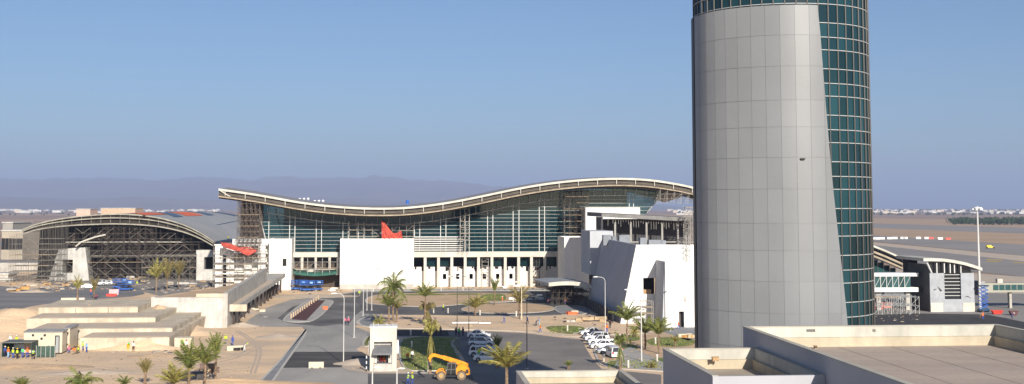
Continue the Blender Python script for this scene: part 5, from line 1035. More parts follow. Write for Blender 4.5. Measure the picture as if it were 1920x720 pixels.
# ------------------------------------------------------------------ vehicles
def wheel(x, y, r, w, par, tm=TYRE, rm=RIM, side=-1):
    k = MB(); k.disc((x, y, r), 'y', r, r, w, 16); tw = k.build('wheel', tm, par); k = MB(); yy = y+side*(w/2+.012); k.disc((x, yy, r), 'y', r*.62, r*.62, .03, 12); k.build('rim', rm, tw); return tw
def ring(x, w, zb, zm, zt_, wt): return [(x, -w, zb), (x, -w*1.02, zm), (x, -wt, zt_), (x, wt, zt_), (x, w*1.02, zm), (x, w, zb)]
def make_car(kind, paint, name):
    t = thing(name, 'x', 'car'); L_ = {'sedan': 4.5, 'suv': 4.7, 'pickup': 5.1, 'van': 4.9, 'hatch': 4.1}[kind]; h = L_/2
    zb, belt = (.24, .86) if kind in ('sedan', 'hatch') else (.36, 1.02); W = .87 if kind in ('sedan', 'hatch') else .92
    hood = belt+.02
    st = {'sedan': [(h, .60, .60, .62, .45), (h-.12, .82, .6, .70, .7), (h-.7, W, .6, .86, .78), (h-1.25, W, .6, hood+.05, .80), (-h+1.0, W, .62, belt+.1, .80), (-h+.12, W*.97, .6, belt+.06, .76), (-h, .72, .6, .75, .62)],
          'hatch': [(h, .60, .60, .62, .45), (h-.12, .82, .6, .70, .7), (h-.6, W, .6, .88, .78), (h-1.0, W, .6, hood+.06, .80), (-h+.5, W, .62, belt+.1, .80), (-h+.1, W*.97, .6, belt+.08, .76), (-h, .78, .6, .85, .65)],
          'suv': [(h, .66, .7, .78, .5), (h-.12, .86, .7, .92, .74), (h-.9, W, .72, 1.05, .82), (h-1.2, W, .72, belt+.08, .84), (-h+.3, W, .72, belt+.1, .84), (-h+.08, W, .7, belt+.08, .82), (-h, .82, .7, 1.0, .72)],
          'pickup': [(h, .66, .7, .80, .5), (h-.12, .86, .7, .94, .74), (h-.9, W, .72, 1.06, .82), (h-1.3, W, .72, belt+.06, .84), (-h+.3, W, .72, belt+.06, .86), (-h+.05, W, .7, belt+.06, .86), (-h, .86, .7, belt+.02, .84)],
          'van': [(h, .70, .7, .85, .55), (h-.1, .88, .7, .98, .78), (h-.55, W, .72, 1.12, .84), (h-.9, W, .72, belt+.12, .86), (-h+.3, W, .72, belt+.12, .86), (-h+.05, W, .7, belt+.12, .86), (-h, .86, .7, 1.05, .82)]}[kind]
    m = MB(); m.loft([ring(x, w, zb, zm, z_, wt) for x, w, zm, z_, wt in st]); m.build('body', paint, t, smooth=False)
    # greenhouse : glass block, roof and pillars
    gx = {'sedan': ((h-1.3, h-2.1, -h+1.35, -h+.75), 1.43), 'hatch': ((h-1.05, h-1.85, -h+.8, -h+.2), 1.47), 'suv': ((h-1.25, h-1.9, -h+.45, -h+.15), 1.76), 'pickup': ((h-1.35, h-2.0, -h+1.95, -h+1.75), 1.75), 'van': ((h-.75, h-1.5, -h+.2, -h+.06), 1.92)}[kind]
    (x0, x1, x2, x3), zt_ = gx; zb_ = belt+.08; wb, wtp = W*.91, W*.76; m = MB()
    m.hexa([(x0, -wb, zb_-.1), (x3, -wb, zb_-.1), (x3, wb, zb_-.1), (x0, wb, zb_-.1)], [(x1, -wtp, zt_-.06), (x2, -wtp, zt_-.06), (x2, wtp, zt_-.06), (x1, wtp, zt_-.06)]); m.build('window_band', CARGLASS, t)
    m = MB(); m.loft([[(x, -wtp-.02, zt_-.075), (x, -wtp*.75, z_), (x, wtp*.75, z_), (x, wtp+.02, zt_-.075)] for x, z_ in ((x1+.1, zt_-.04), (x1-.25, zt_+.01), ((x1+x2)/2, zt_+.03), (x2+.25, zt_+.01), (x2-.06, zt_-.04))])
    for s in (-1, 1):
        m.tube((x0, s*wb, zb_-.02), (x1, s*wtp, zt_-.05), .055, 4); m.tube((x3, s*wb, zb_-.02), (x2, s*wtp, zt_-.05), .07 if kind != 'van' else .10, 4); xm = (x1+x2)/2-.05; m.tube((xm, s*(wb+.005), zb_-.02), (xm, s*(wtp+.01), zt_-.05), .05, 4)
        if kind in ('suv', 'van'): xm = x2+.75; m.tube((xm, s*(wb+.005), zb_-.02), (xm, s*(wtp+.01), zt_-.05), .07, 4)
    m.build('roof', paint, t)
    r = .32 if kind in ('sedan', 'hatch') else .38; xf, xr = h-.85, -h+.85
    for x in (xf, xr):
        for s in (-1, 1):
            wheel(x, s*(W-.06), r, .2, t, side=s); m = MB(); m.disc((x, s*(W+.012), r+.03), 'y', r*1.18, r*1.18, .02, 16); m.build('wheel_arch', MULLD, t)
    for s in (-1, 1):
        m = MB(); m.box(h-.13, h-.0, s*.62-.16, s*.62+.16, .62 if kind in ('sedan', 'hatch') else .74, .76 if kind in ('sedan', 'hatch') else .90); m.build('headlight', LENS, t)
        m = MB(); m.box(-h-.01, -h+.15, s*.68-.14, s*.68+.14, .72 if kind in ('sedan', 'hatch') else .8, .92 if kind in ('sedan', 'hatch') else 1.15); m.build('tail_light', TAIL, t)
        m = MB(); m.box(x0-.15, x0+.05, s*(W+.02), s*(W+.2), zb_, zb_+.14); m.build('wing_mirror', paint, t)
    m = MB(); m.box(h-.04, h+.02, -.26, .26, zb+.12, zb+.24); m.box(-h-.03, -h+.02, -.26, .26, .56, .68); m.build('number_plate', PLATE, t)
    m = MB(); m.box(h-.06, h+.012, -.5, .5, zb+.26, zb+.36); m.build('grille', MULLD, t)
    if kind == 'pickup': m = MB(); m.box(-h+.15, x3-.12, -.68, .68, belt+.05, belt+.075); m.build('cargo_bed', DARKB, t)
    return t
protos = {}
def car(kind, pn, x, y, rot, lab, group):
    paint = CARW if pn == 'white' else CARS if pn == 'silver' else mat('car_dark', (.03, .03, .035), .25, .05, 1., spec=.6); key = (kind, pn); nm = {'sedan': 'sedan', 'suv': 'estate_car', 'pickup': 'pickup_truck', 'van': 'minivan', 'hatch': 'hatchback'}[kind]; p = PG(x, y, .03)
    if key not in protos: q = make_car(kind, paint, nm); protos[key] = q; q.location = p; q.rotation_euler = (0, 0, rot); tag(q, lab, 'car', group)
    else: q = dup(protos[key], p, rot, lab, group)
    q['category'] = {'van': 'van', 'pickup': 'pickup truck'}.get(kind, 'car'); return q
gA, gB = 'cars parked in the tower\'s shadow', 'cars parked in the sunny right row'
for a in (('sedan', 'white', 898, 633, -.10, 'white saloon farthest back in the shaded car row'), ('hatch', 'white', 906, 641, -.10, 'white hatchback second from the back of the shaded car row'), ('suv', 'silver', 903, 650, -.10, 'silver estate car in the middle of the shaded row'), ('sedan', 'silver', 905, 659, -.08, 'silver saloon second from the front of the shaded car row'), ('suv', 'white', 906, 668.5, -.10, 'white estate car next to the frontmost car in the shaded row'), ('sedan', 'white', 914, 677, -.12, 'white saloon frontmost in the shaded row, beside the big palm')): car(*a, gA)
for a in (('sedan', 'white', 1108, 628, math.pi+.22, 'white saloon farthest back in the sunny car row'), ('hatch', 'dark', 1112, 634, math.pi+.2, 'black hatchback second from the back of the sunny row'), ('suv', 'white', 1118, 640, math.pi+.2, 'white estate car between the black hatchback and the pickup'), ('pickup', 'white', 1127, 646, math.pi+.18, 'white double-cab pickup in the middle of the sunny row'), ('sedan', 'white', 1129, 653, math.pi+.2, 'white saloon just in front of the pickup'), ('sedan', 'silver', 1142, 663, math.pi+.22, 'silver-white saloon beside the white van')): car(*a, gB)
car('van', 'white', 1150, 670, 1.75, 'white van showing its rear window at the front of the sunny row', gB)
gC = 'cars parked by the arched hall'
for a in (('sedan', 'white', 166, 541, math.pi*.1, 'white saloon behind the twin palms in the far left yard'), ('suv', 'white', 186, 535, math.pi*1.05, 'white car with a dark roof right of the yard palms'), ('hatch', 'white', 199, 534, math.pi*1.05, 'white hatchback nearest the blue machines in the left yard')): car(*a, gC)
# telehandler facing left
def telehandler():
    p = PG(846, 711); t = thing('telehandler', 'orange-yellow telescopic handler with its boom reaching left over its front wheels', 'telehandler', p, math.pi+RZ-.05)
    def tyre(x, y):
        r = .66; k = MB(); k.disc((x, y, r), 'y', r, r, .48, 20); w = k.build('wheel', DUSTY, t); s = -1 if y < 0 else 1
        k = MB(); k.disc((x, y+s*.25, r), 'y', r*.62, r*.55, .06, 14); k.build('rim', mat('rim_dusty', (.45, .33, .2), .8), w); k = MB(); k.disc((x, y+s*.29, r), 'y', r*.22, r*.2, .06, 10); k.build('hub', YELL, w)
    for x in (1.45, -1.5):
        for y in (-1.0, 1.0): tyre(x, y)
    k = MB(); k.prism_b([(2.2, .55), (2.35, .9), (.9, 1.05), (.2, .75), (-1.0, .75), (-1.2, .45), (1.2, .45)], -.5, .5); k.build('chassis', DARKB, t)
    k = MB(); k.prism_b([(-.75, .75), (-.65, 1.55), (-1.0, 2.1), (-1.55, 2.3), (-2.55, 1.75), (-2.75, 1.35), (-2.7, .75), (-2.2, .7), (-2.15, 1.15), (-1.5, 1.45), (-.95, 1.2), (-.8, .75)], -.95, .95); k.build('rear_body', YELL, t)
    k = MB(); k.box(-2.5, -2.1, .955, .985, .95, 1.5); k.box(-2.77, -2.6, -.7, .7, .95, 1.3); k.build('engine_grille', MULLD, t, each=True)
    k = MB()
    for y in (-1.0, 1.0): k.prism_b([(.75, .8), (.85, 1.25), (1.3, 1.48), (1.9, 1.4), (2.25, 1.0), (2.12, .98), (1.8, 1.28), (1.3, 1.36), (.95, 1.15)], y-.28, y+.28)
    k.build('mudguard', YELL, t, each=True)
    # cab on the viewer side (+y after turning)
    k = MB(); k.hexa([(.75, .15, .8), (-.7, .15, .8), (-.7, .95, .8), (.75, .95, .8)], [(.45, .2, 2.35), (-.6, .2, 2.35), (-.6, .88, 2.35), (.45, .88, 2.35)]); k.build('cab_glass', CARGLASS, t)
    k = MB()
    for q0, q1 in (((.76, .97, .8), (.46, .9, 2.36)), ((-.71, .97, .8), (-.61, .9, 2.36)), ((.05, .985, .8), (-.05, .9, 2.36)), ((.76, .13, .8), (.46, .18, 2.36)), ((-.71, .13, .8), (-.61, .18, 2.36)), ((-.7, .97, 1.5), (.6, .95, 1.5))): k.tube(q0, q1, .06, 5)
    k.box(-.7, .55, .12, .98, 2.352, 2.44); k.build('cab_frame', mat('cab_grey', (.16, .16, .16), .6), t)
    k = MB(); k.disc((-.3, .5, 2.58), 'z', .09, .07, .2, 8); k.build('beacon', ORNG, t)
    def beam(pts, w, h): 
        kk = MB(); rg = []
        for (x, z, s) in pts: rg.append([(x, -.35-w*s, z-h*s), (x, -.35+w*s, z-h*s), (x, -.35+w*s, z+h*s), (x, -.35-w*s, z+h*s)])
        kk.loft(rg); return kk
    b_ = beam([(-2.5, 1.85, 1.2), (-1.6, 2.2, 1.2), (.6, 2.95, 1.0), (1.2, 3.12, 1.0)], .26, .30).build('boom', YELL, t); beam([(1.2, 3.12, .8), (2.4, 3.45, .8), (2.9, 3.42, .95)], .26, .28).build('boom_section', YELL, b_)
    kk = MB(); kk.prism_b([(2.75, 3.68), (3.1, 3.5), (3.35, 3.0), (3.25, 2.5), (3.0, 2.5), (2.95, 2.95), (2.7, 3.15)], -.6, -.1); kk.build('boom_nose', YELL, b_)
    k = MB(); k.box(3.22, 3.34, -1.0, .3, 2.0, 2.9); k.box(3.1, 3.2, -.5, -.2, 2.0, 2.6); k.build('fork_carriage', DARKB, t)
    for y in (-.8, .1): k = MB(); k.box(3.35, 3.43, y-.06, y+.06, .9, 2.6); k.box(3.43, 4.5, y-.06, y+.06, .9, .97); k.build('fork', mat('fork_steel', (.35, .30, .24), .6), t)
    k = MB(); k.tube((-.9, -.35, 1.2), (.3, -.35, 2.5), .08, 8); k.build('lift_ram', STEEL, t); k = MB(); k.box(2.2, 2.45, -.8, .8, .45, .75); k.build('front_bumper', DUSTY, t)
telehandler()
# blue scissor lifts
def lift(lab, x, y, s=1.0, hgt=2.4):
    p = PG(x, y); t = thing('scissor_lift', lab, 'scissor lift', p, RZ); k = MB(); k.box(-1.2*s, 1.2*s, -.5*s, .5*s, .35, .8); k.build('chassis', BLUE, t)
    for sx in (-.85, .85):
        for sy in (-.5, .5): k = MB(); k.disc((sx*s, sy*s, .3), 'y', .3, .3, .2, 10); k.build('wheel', TYRE, t)
    k = MB()
    for i in range(2):
        z = .85+i*.45
        for sy in (-.42, .42): k.tube((-1*s, sy*s, z), (1*s, sy*s, z+.45), .06); k.tube((1*s, sy*s, z), (-1*s, sy*s, z+.45), .06)
    k.build('scissor_arms', MULLD, t, recalc=False); k = MB(); k.box(-1.25*s, 1.25*s, -.55*s, .55*s, 1.78, 1.9); k.build('platform', BLUE, t); k = MB()
    for sy in (-.55, .55):
        for z in (2.4, 2.95): k.tube((-1.25*s, sy*s, z), (1.25*s, sy*s, z), .06)
        for sx in (-1.25, -.4, .4, 1.25): k.tube((sx*s, sy*s, 1.9), (sx*s, sy*s, 2.95), .06)
    k.build('guard_rail', BLUE, t, recalc=False); k = MB(); k.box(.5*s, 1.0*s, -.58*s, -.54*s, 2.3, 2.8); k.build('control_box', mat('lightblue_paint', (.25, .45, .75), .6), t)
gL = 'blue scissor lifts'
for a in (('blue scissor lift at the left of the recessed bay', 561, 544, 1.9), ('blue scissor lift in the middle of the recessed bay', 576, 546, 1.7), ('blue scissor lift at the right before the recessed bay', 590, 545, 1.9), ('blue machine with a rail deck left in the dusty yard beside the white cars', 226, 541, 1.8), ('second blue platform machine nearer the yard edge', 236, 545, 1.8)): lift(*a)
# ------------------------------------------------------------------ palms
def frond(k, L_, az, el, droop, n=11, lw=.13, ll=.36, rr=rnd):
    pts = []; p = Vector((0, 0, 0)); e = el; st_ = L_/n; ca_, sa_ = math.cos(az), math.sin(az)
    for i in range(n+1):
        pts.append(p.copy()); p = p+Vector((math.cos(e)*ca_, math.cos(e)*sa_, math.sin(e)))*st_; e -= droop/n*(.5+1.2*i/n)
    side = Vector((-sa_, ca_, 0))
    for i in range(n): k.tube(pts[i], pts[i+1], .035*(1-i/n)+.012, 3)
    for i in range(1, n+1):
        f = i/n; l = ll*L_*(.35+.9*math.sin(math.pi*min(1, f*.85+.12)))*.62; d = (pts[i]-pts[i-1]).normalized()
        for h_ in (0, .5):
            q = pts[i-1].lerp(pts[i], h_)
            for s in (-1, 1):
                tip = q+side*s*l*.75+d*l*.75+Vector((0, 0, -l*(.35+rr.random()*.35))); w = d*lw
                k.face([k.p(q-w*.5), k.p(q+w*.5), k.p(tip+w*.12), k.p(tip-w*.12)])
def crown_mesh(style, seed):
    rr = random.Random(seed); k = MB()
    if style == 'open':
        for i in range(18): frond(k, rr.uniform(.85, 1.1), i*2.399+rr.uniform(-.2, .2), 1.3-i*.085+rr.uniform(-.1, .1), rr.uniform(1.1, 1.7), lw=.038, rr=rr)
    elif style == 'tied':
        for i in range(13): frond(k, rr.uniform(.8, 1.1), i*2.399, 1.42-i*.035+rr.uniform(-.06, .06), rr.uniform(.25, .8), lw=.036, ll=.34, rr=rr)
    elif style == 'half':
        for i in range(12): frond(k, rr.uniform(.8, 1.1), i*2.399+rr.uniform(-.2, .2), 1.38-i*.07+rr.uniform(-.1, .1), rr.uniform(.7, 1.3), lw=.038, rr=rr)
    elif style == 'fan':
        for i in range(15): frond(k, rr.uniform(.8, 1.1), i*2.399+rr.uniform(-.2, .2), 1.46-i*.06+rr.uniform(-.07, .07), rr.uniform(.45, .95), lw=.04, ll=.34, rr=rr)
    elif style == 'droop':
        for i in range(14): frond(k, rr.uniform(.7, 1.0), i*2.399, 1.3-i*.05, rr.uniform(1.2, 2.4), lw=.036, ll=.35, rr=rr)
        for i in range(8): frond(k, rr.uniform(.6, .9), i*2.399+.4, -.9+rr.uniform(-.3, .2), .3, lw=.034, ll=.28, rr=rr)
    return k.mesh('crown_'+style, FROND, recalc=False)
CM = {s: [crown_mesh(s, i+5) for i in range(2)] for s in ('open', 'tied', 'half', 'droop', 'fan')}
TRM = MB()
for i in range(10):
    z0, z1 = i/10, (i+1)/10; r0 = 1.25-.35*i/10 if i else 1.5
    TRM.tube((0.10*math.sin(i*.4), 0, z0), (0.10*math.sin((i+1)*.4), 0, z1), r0*.9, 8, r0*.99, cap=True)
TRM = TRM.mesh('trunk', TRUNK)
np_ = 0
def palm(x, y, ytop, ybot, wpx, style, lab, m_=FROND, r=.17, z=0.1):
    # ytop/ybot: crown top and the height of the trunk top in the picture
    global np_; np_ += 1
    p = PG(x, y, z); s = p[1]/F; h = max(.3, (y-ybot)*s); Lc = max((ybot-ytop)*s*(1.05 if style in ('tied', 'half', 'fan') else 1.25), .5*wpx*s); t = thing('palm_tree', lab, 'palm tree', p, rnd.uniform(0, 6.28), 'young palm trees')
    tr = bpy.data.objects.new('trunk', TRM); C.objects.link(tr); tr.parent = t; tr.scale = (r, r, h+.1); cm = CM[style][np_ % 2]
    cr = bpy.data.objects.new('crown', cm); C.objects.link(cr); cr.parent = t; cr.location = (0.10*r*math.sin(4.0), 0, h); wsc = max(.35, min(1.5, (wpx*s*.5)/(Lc*({'open': .95, 'tied': .38, 'half': .66, 'droop': .7, 'fan': .5}[style])))); cr.scale = (Lc*wsc*1.15, Lc*wsc*1.15, Lc*1.08)
    if m_ is not FROND: cr.material_slots[0].link = 'OBJECT'; cr.material_slots[0].material = m_
    return t
for a in ((737, 610, 507, 543, 54, 'open', 'tall palm with a wide open crown behind the kiosk, before the middle white block'), (729, 612, 546, 574, 34, 'half', 'lower palm tucked under the wide-crowned one behind the kiosk'), (710, 616, 589, 607, 26, 'open', 'short bushy palm left of the two behind the kiosk', FRONDY), (744, 604, 562, 578, 22, 'half', 'small yellowish palm just right of the wide-crowned one', FRONDY),
          (797, 610, 530, 556, 26, 'fan', 'tall palm with a ragged crown before the left columns', FROND), (801, 608, 556, 582, 30, 'droop', 'brownish palm with hanging fronds just under the ragged one', FRONDD), (807, 700, 583, 628, 26, 'droop', 'tall palm with shaggy hanging fronds at the telehandler\'s boom', FRONDY), (927, 572, 520, 545, 13, 'tied', 'slim palm with a tied upright crown before the colonnade'), (891, 592, 553, 576, 30, 'fan', 'palm with long drooping fronds on the sand roundabout', FRONDY), (973, 598, 530, 568, 30, 'half', 'pale feathery palm beside the cream lamp post', FRONDD),
          (1176, 640, 567, 600, 34, 'fan', 'palm with an upswept crown in front of the battered building\'s corner'), (1163, 692, 611, 648, 26, 'droop', 'palm growing through the front of the sunny car row', FROND), (1210, 656, 591, 624, 30, 'fan', 'left one of the pair of palms before the white annex'), (1235, 663, 594, 626, 30, 'fan', 'right one of the pair of palms before the white annex'), (1266, 650, 627, 640, 18, 'half', 'stunted yellow palm beside the low building\'s corner', FRONDY), (1190, 632, 608, 625, 22, 'open', 'short bushy palm behind the garden lamp post', FRONDY), (1222, 690, 676, 686, 26, 'open', 'low yellow-green shrub palm on the front lawn', FRONDY),
          (950, 790, 646, 690, 56, 'fan', 'large yellow-green palm in front of the shaded cars beside the annex', FRONDY), (932, 690, 630, 652, 14, 'tied', 'dark slim palm standing at the noses of the shaded cars'), (1066, 692, 676, 686, 14, 'tied', 'small dark palm at the edge of the annex parapet'), (145, 568, 514, 540, 16, 'half', 'yellowish palm by the cream yard barrier', FRONDY), (176, 562, 518, 545, 12, 'tied', 'withered palm in front of the white cars of the left yard', FRONDD), (293, 548, 487, 520, 20, 'fan', 'left one of three palms in front of the arched hall', FRONDY), (313, 545, 485, 520, 18, 'tied', 'middle one of three palms in front of the arched hall', FRONDD), (335, 542, 489, 515, 16, 'tied', 'right one of three palms in front of the arched hall', FRONDD),
          (272, 725, 672, 700, 18, 'tied', 'withered palm with bare tied fronds in the left foreground', FRONDD), (326, 742, 683, 718, 44, 'fan', 'foreground palm cut by the bottom edge, left of the palm pair', FRONDY), (354, 726, 640, 690, 36, 'fan', 'left one of the foreground palm pair on the sand'), (384, 726, 640, 682, 34, 'fan', 'right one of the foreground palm pair on the sand'), (404, 712, 624, 668, 20, 'tied', 'tall narrow palm just behind the foreground pair'), (150, 790, 690, 728, 70, 'open', 'big palm at the bottom left showing only two arching fronds'), (40, 745, 708, 726, 30, 'tied', 'palm tip poking up at the very bottom left'), (233, 748, 702, 722, 26, 'half', 'dark green palm tip at the bottom, left of the withered palm')):
    palm(*a)
HAZE_C = (0.50, 0.62, 0.93, 1); HAZE_D = 0.95e-4; SKY_AIR, SKY_DUST, SKY_OZ = 0.8, 0.85, 4.4; SKY_S = 0.064; SUN_S = 4.8; EXPO = 0.62
# ------------------------------------------------------------------ people
def person_mesh(pose):
    J = {'pelvis': (0, 0, .95), 'waist': (0, 0, 1.10), 'chest': (0, 0, 1.32), 'neck': (0, 0, 1.47), 'head0': (0, -.01, 1.56), 'head1': (0, -.015, 1.64), 'head2': (0, -.01, 1.73)}
    rad = {'pelvis': .145, 'waist': .125, 'chest': .155, 'neck': .055, 'head0': .075, 'head1': .095, 'head2': .07}
    E_ = [('pelvis', 'waist', 1), ('waist', 'chest', 1), ('chest', 'neck', 1), ('neck', 'head0', 0), ('head0', 'head1', 0), ('head1', 'head2', 0)]
    def add(n, p, r, par, reg): J[n] = p; rad[n] = r; E_.append((par, n, reg))
    for s, S_ in ((-1, 'l'), (1, 'r')):
        fw = {'walk': s*.26, 'stand': s*.02, 'work': s*.16, 'bend': s*.10}.get(pose, 0)
        if pose == 'sit':
            add('hip'+S_, (s*.10, -.02, .50), .095, 'pelvis', 2); add('knee'+S_, (s*.13, -.45, .50), .075, 'hip'+S_, 2); add('ank'+S_, (s*.13, -.42, .10), .05, 'knee'+S_, 2); add('toe'+S_, (s*.14, -.58, .04), .04, 'ank'+S_, 3)
        else:
            add('hip'+S_, (s*.10, 0, .88), .10, 'pelvis', 2); add('knee'+S_, (s*.11, -fw*.6-.03, .50), .07, 'hip'+S_, 2); add('ank'+S_, (s*.11, -fw*(1.0 if fw > 0 else 1.25), .09+(.05 if pose == 'walk' and fw < 0 else 0)), .048, 'knee'+S_, 2); a = J['ank'+S_]; add('toe'+S_, (s*.12, a[1]-.15, .035 if fw >= 0 else .05), .042, 'ank'+S_, 3)
        up = {'stand': (s*.24, 0, 1.14, s*.25, -.08, .90), 'walk': (s*.24, fw*.5, 1.15, s*.24, fw*.6-.14, .95), 'work': (s*.23, -.16, 1.18, s*.16, -.40, 1.18), 'bend': (s*.22, -.05, 1.16, s*.2, -.10, .92), 'sit': (s*.22, -.12, 1.15, s*.14, -.32, 1.02)}[pose]
        add('sh'+S_, (s*.19, 0, 1.41), .062, 'chest', 1); add('el'+S_, up[:3], .045, 'sh'+S_, 1); add('wr'+S_, up[3:], .032, 'el'+S_, 1)
        w = Vector(up[3:]); d = (w-Vector(up[:3])).normalized(); pl = w+d*.075; add('pm'+S_, tuple(pl), .032, 'wr'+S_, 0)
        sd = d.cross(Vector((0, 0, 1) if abs(d.z) < .8 else (0, 1, 0))).normalized(); cu = sd.cross(d)
        for i in range(4):
            o_ = sd*(.033-.022*i); l = (.055, .065, .06, .045)[i]; q = pl+o_+d*.03; add(f'f{i}a{S_}', tuple(q), .009, 'pm'+S_, 0); add(f'f{i}b{S_}', tuple(q+d*l*.6+cu*.012), .008, f'f{i}a{S_}', 0); add(f'f{i}c{S_}', tuple(q+d*l+cu*.035), .007, f'f{i}b{S_}', 0)
        q = w+d*.03+sd*.04; add('t0'+S_, tuple(q), .011, 'wr'+S_, 0); add('t1'+S_, tuple(q+d*.045+sd*.012), .009, 't0'+S_, 0)
        add('ear'+S_, (s*.088, .0, 1.635), .018, 'head1', 0)
    add('nose', (0, -.12, 1.63), .014, 'head1', 0); add('chin', (0, -.06, 1.555), .04, 'head0', 0)
    if pose == 'bend':
        import mathutils
        rot = Matrix.Rotation(1.0, 3, 'X')
        for n in J:
            if not n.startswith(('pel', 'hip', 'kne', 'ank', 'toe')): v = rot @ (Vector(J[n])-Vector((0, 0, .95)))+Vector((0, .08, .95)); J[n] = tuple(v)
    if pose == 'sit':
        for n in J:
            if not n.startswith(('hip', 'kne', 'ank', 'toe')): J[n] = (J[n][0], J[n][1], J[n][2]-.42)
    names = list(J); idx = {n: i for i, n in enumerate(names)}; me = bpy.data.meshes.new('skeleton'); me.from_pydata([J[n] for n in names], [(idx[a], idx[b]) for a, b, _ in E_], []); ob = bpy.data.objects.new('skeleton', me); C.objects.link(ob)
    md = ob.modifiers.new('s', 'SKIN'); sv = me.skin_vertices[0].data
    for n in names: sv[idx[n]].radius = (rad[n]*(1.15 if n in ('chest', 'waist', 'pelvis') else 1), rad[n]*(.78 if n in ('chest', 'waist', 'pelvis') else 1)); sv[idx[n]].use_root = (n == 'pelvis')
    ss = ob.modifiers.new('u', 'SUBSURF'); ss.levels = 1; ss.render_levels = 1
    dg = bpy.context.evaluated_depsgraph_get(); out = bpy.data.meshes.new_from_object(ob.evaluated_get(dg)); bpy.data.objects.remove(ob); out.name = 'body_'+pose
    segs = [(Vector(J[a]), Vector(J[b]), r) for a, b, r in E_]
    out.materials.clear()
    for n in ('skin', 'cloth_blue', 'cloth_navy', 'boot'): out.materials.append(MATS[n])
    for f in out.polygons:
        c = f.center; best = (9, 0)
        for a, b, r in segs:
            ab = b-a; t = max(0, min(1, (c-a).dot(ab)/max(ab.length_squared, 1e-9))); dd = (c-(a+ab*t)).length
            if dd < best[0]: best = (dd, r)
        f.material_index = best[1]; f.use_smooth = True
    vest = MB(); spine = [Vector(J[n]) for n in ('pelvis', 'waist', 'chest', 'neck')]; prof = ((0, .1, .20, .155), (0, 1.0, .185, .15), (1, 1.0, .235, .165), (2, .55, .19, .12), (2, .8, .09, .08)); rg = []
    for si, f, rx, ry in prof:
        c = spine[si].lerp(spine[si+1], f); d = (spine[si+1]-spine[si]).normalized(); y_ = Vector((1, 0, 0)).cross(d)
        rg.append([c+Vector((1, 0, 0))*rx*math.cos(2*math.pi*i/12)-y_*ry*math.sin(2*math.pi*i/12) for i in range(12)])
    vest.loft(rg, cap=False); h = Vector(J['head2']); d = (h-Vector(J['head0'])).normalized(); hm = MB(); y_ = Vector((1, 0, 0)).cross(d); c0 = Vector(J['head1'])+d*.02; rg = []
    for rr_, hh in ((.17, 0), (.135, .012), (.125, .06), (.095, .115), (.04, .145)): rg.append([c0+d*hh+Vector((1, 0, 0))*rr_*math.cos(2*math.pi*i/12)+y_*rr_*1.12*math.sin(2*math.pi*i/12) for i in range(12)])
    hm.loft(rg); hr = MB(); rg = []
    for rr_, hh in ((.098, .0), (.106, .04), (.09, .09), (.04, .125)): rg.append([c0+d*hh+y_*-.012+Vector((1, 0, 0))*rr_*math.cos(2*math.pi*i/12)+y_*rr_*math.sin(2*math.pi*i/12) for i in range(12)])
    hr.loft(rg)
    return out, vest.mesh('vest', MATS['cloth_lime'], True), hm.mesh('helmet', MATS['cloth_white'], True), hr.mesh('hair', HAIR, True)
PM = {p: person_mesh(p) for p in ('stand', 'walk', 'work', 'bend', 'sit')}
def person(x, y, pose, shirt, trousers, vest, helmet, rot, lab, z=0.02, loc=None):
    body, vm, hm, hr = PM[pose]; o = bpy.data.objects.new('person', body); C.objects.link(o); o.location = loc or PG(x, y, z); o.rotation_euler = (0, 0, rot)
    for i, n in ((1, shirt), (2, trousers)): o.material_slots[i].link = 'OBJECT'; o.material_slots[i].material = MATS['cloth_'+n]
    tag(o, lab, 'person', 'site workers')
    def child(n, me, m_):
        c = bpy.data.objects.new(n, me); C.objects.link(c); c.parent = o; c.material_slots[0].link = 'OBJECT'; c.material_slots[0].material = m_
    if vest: child('vest', vm, MATS['cloth_'+vest])
    if helmet: child('helmet', hm, MATS['cloth_'+helmet])
    else: child('hair', hr, HAIR)
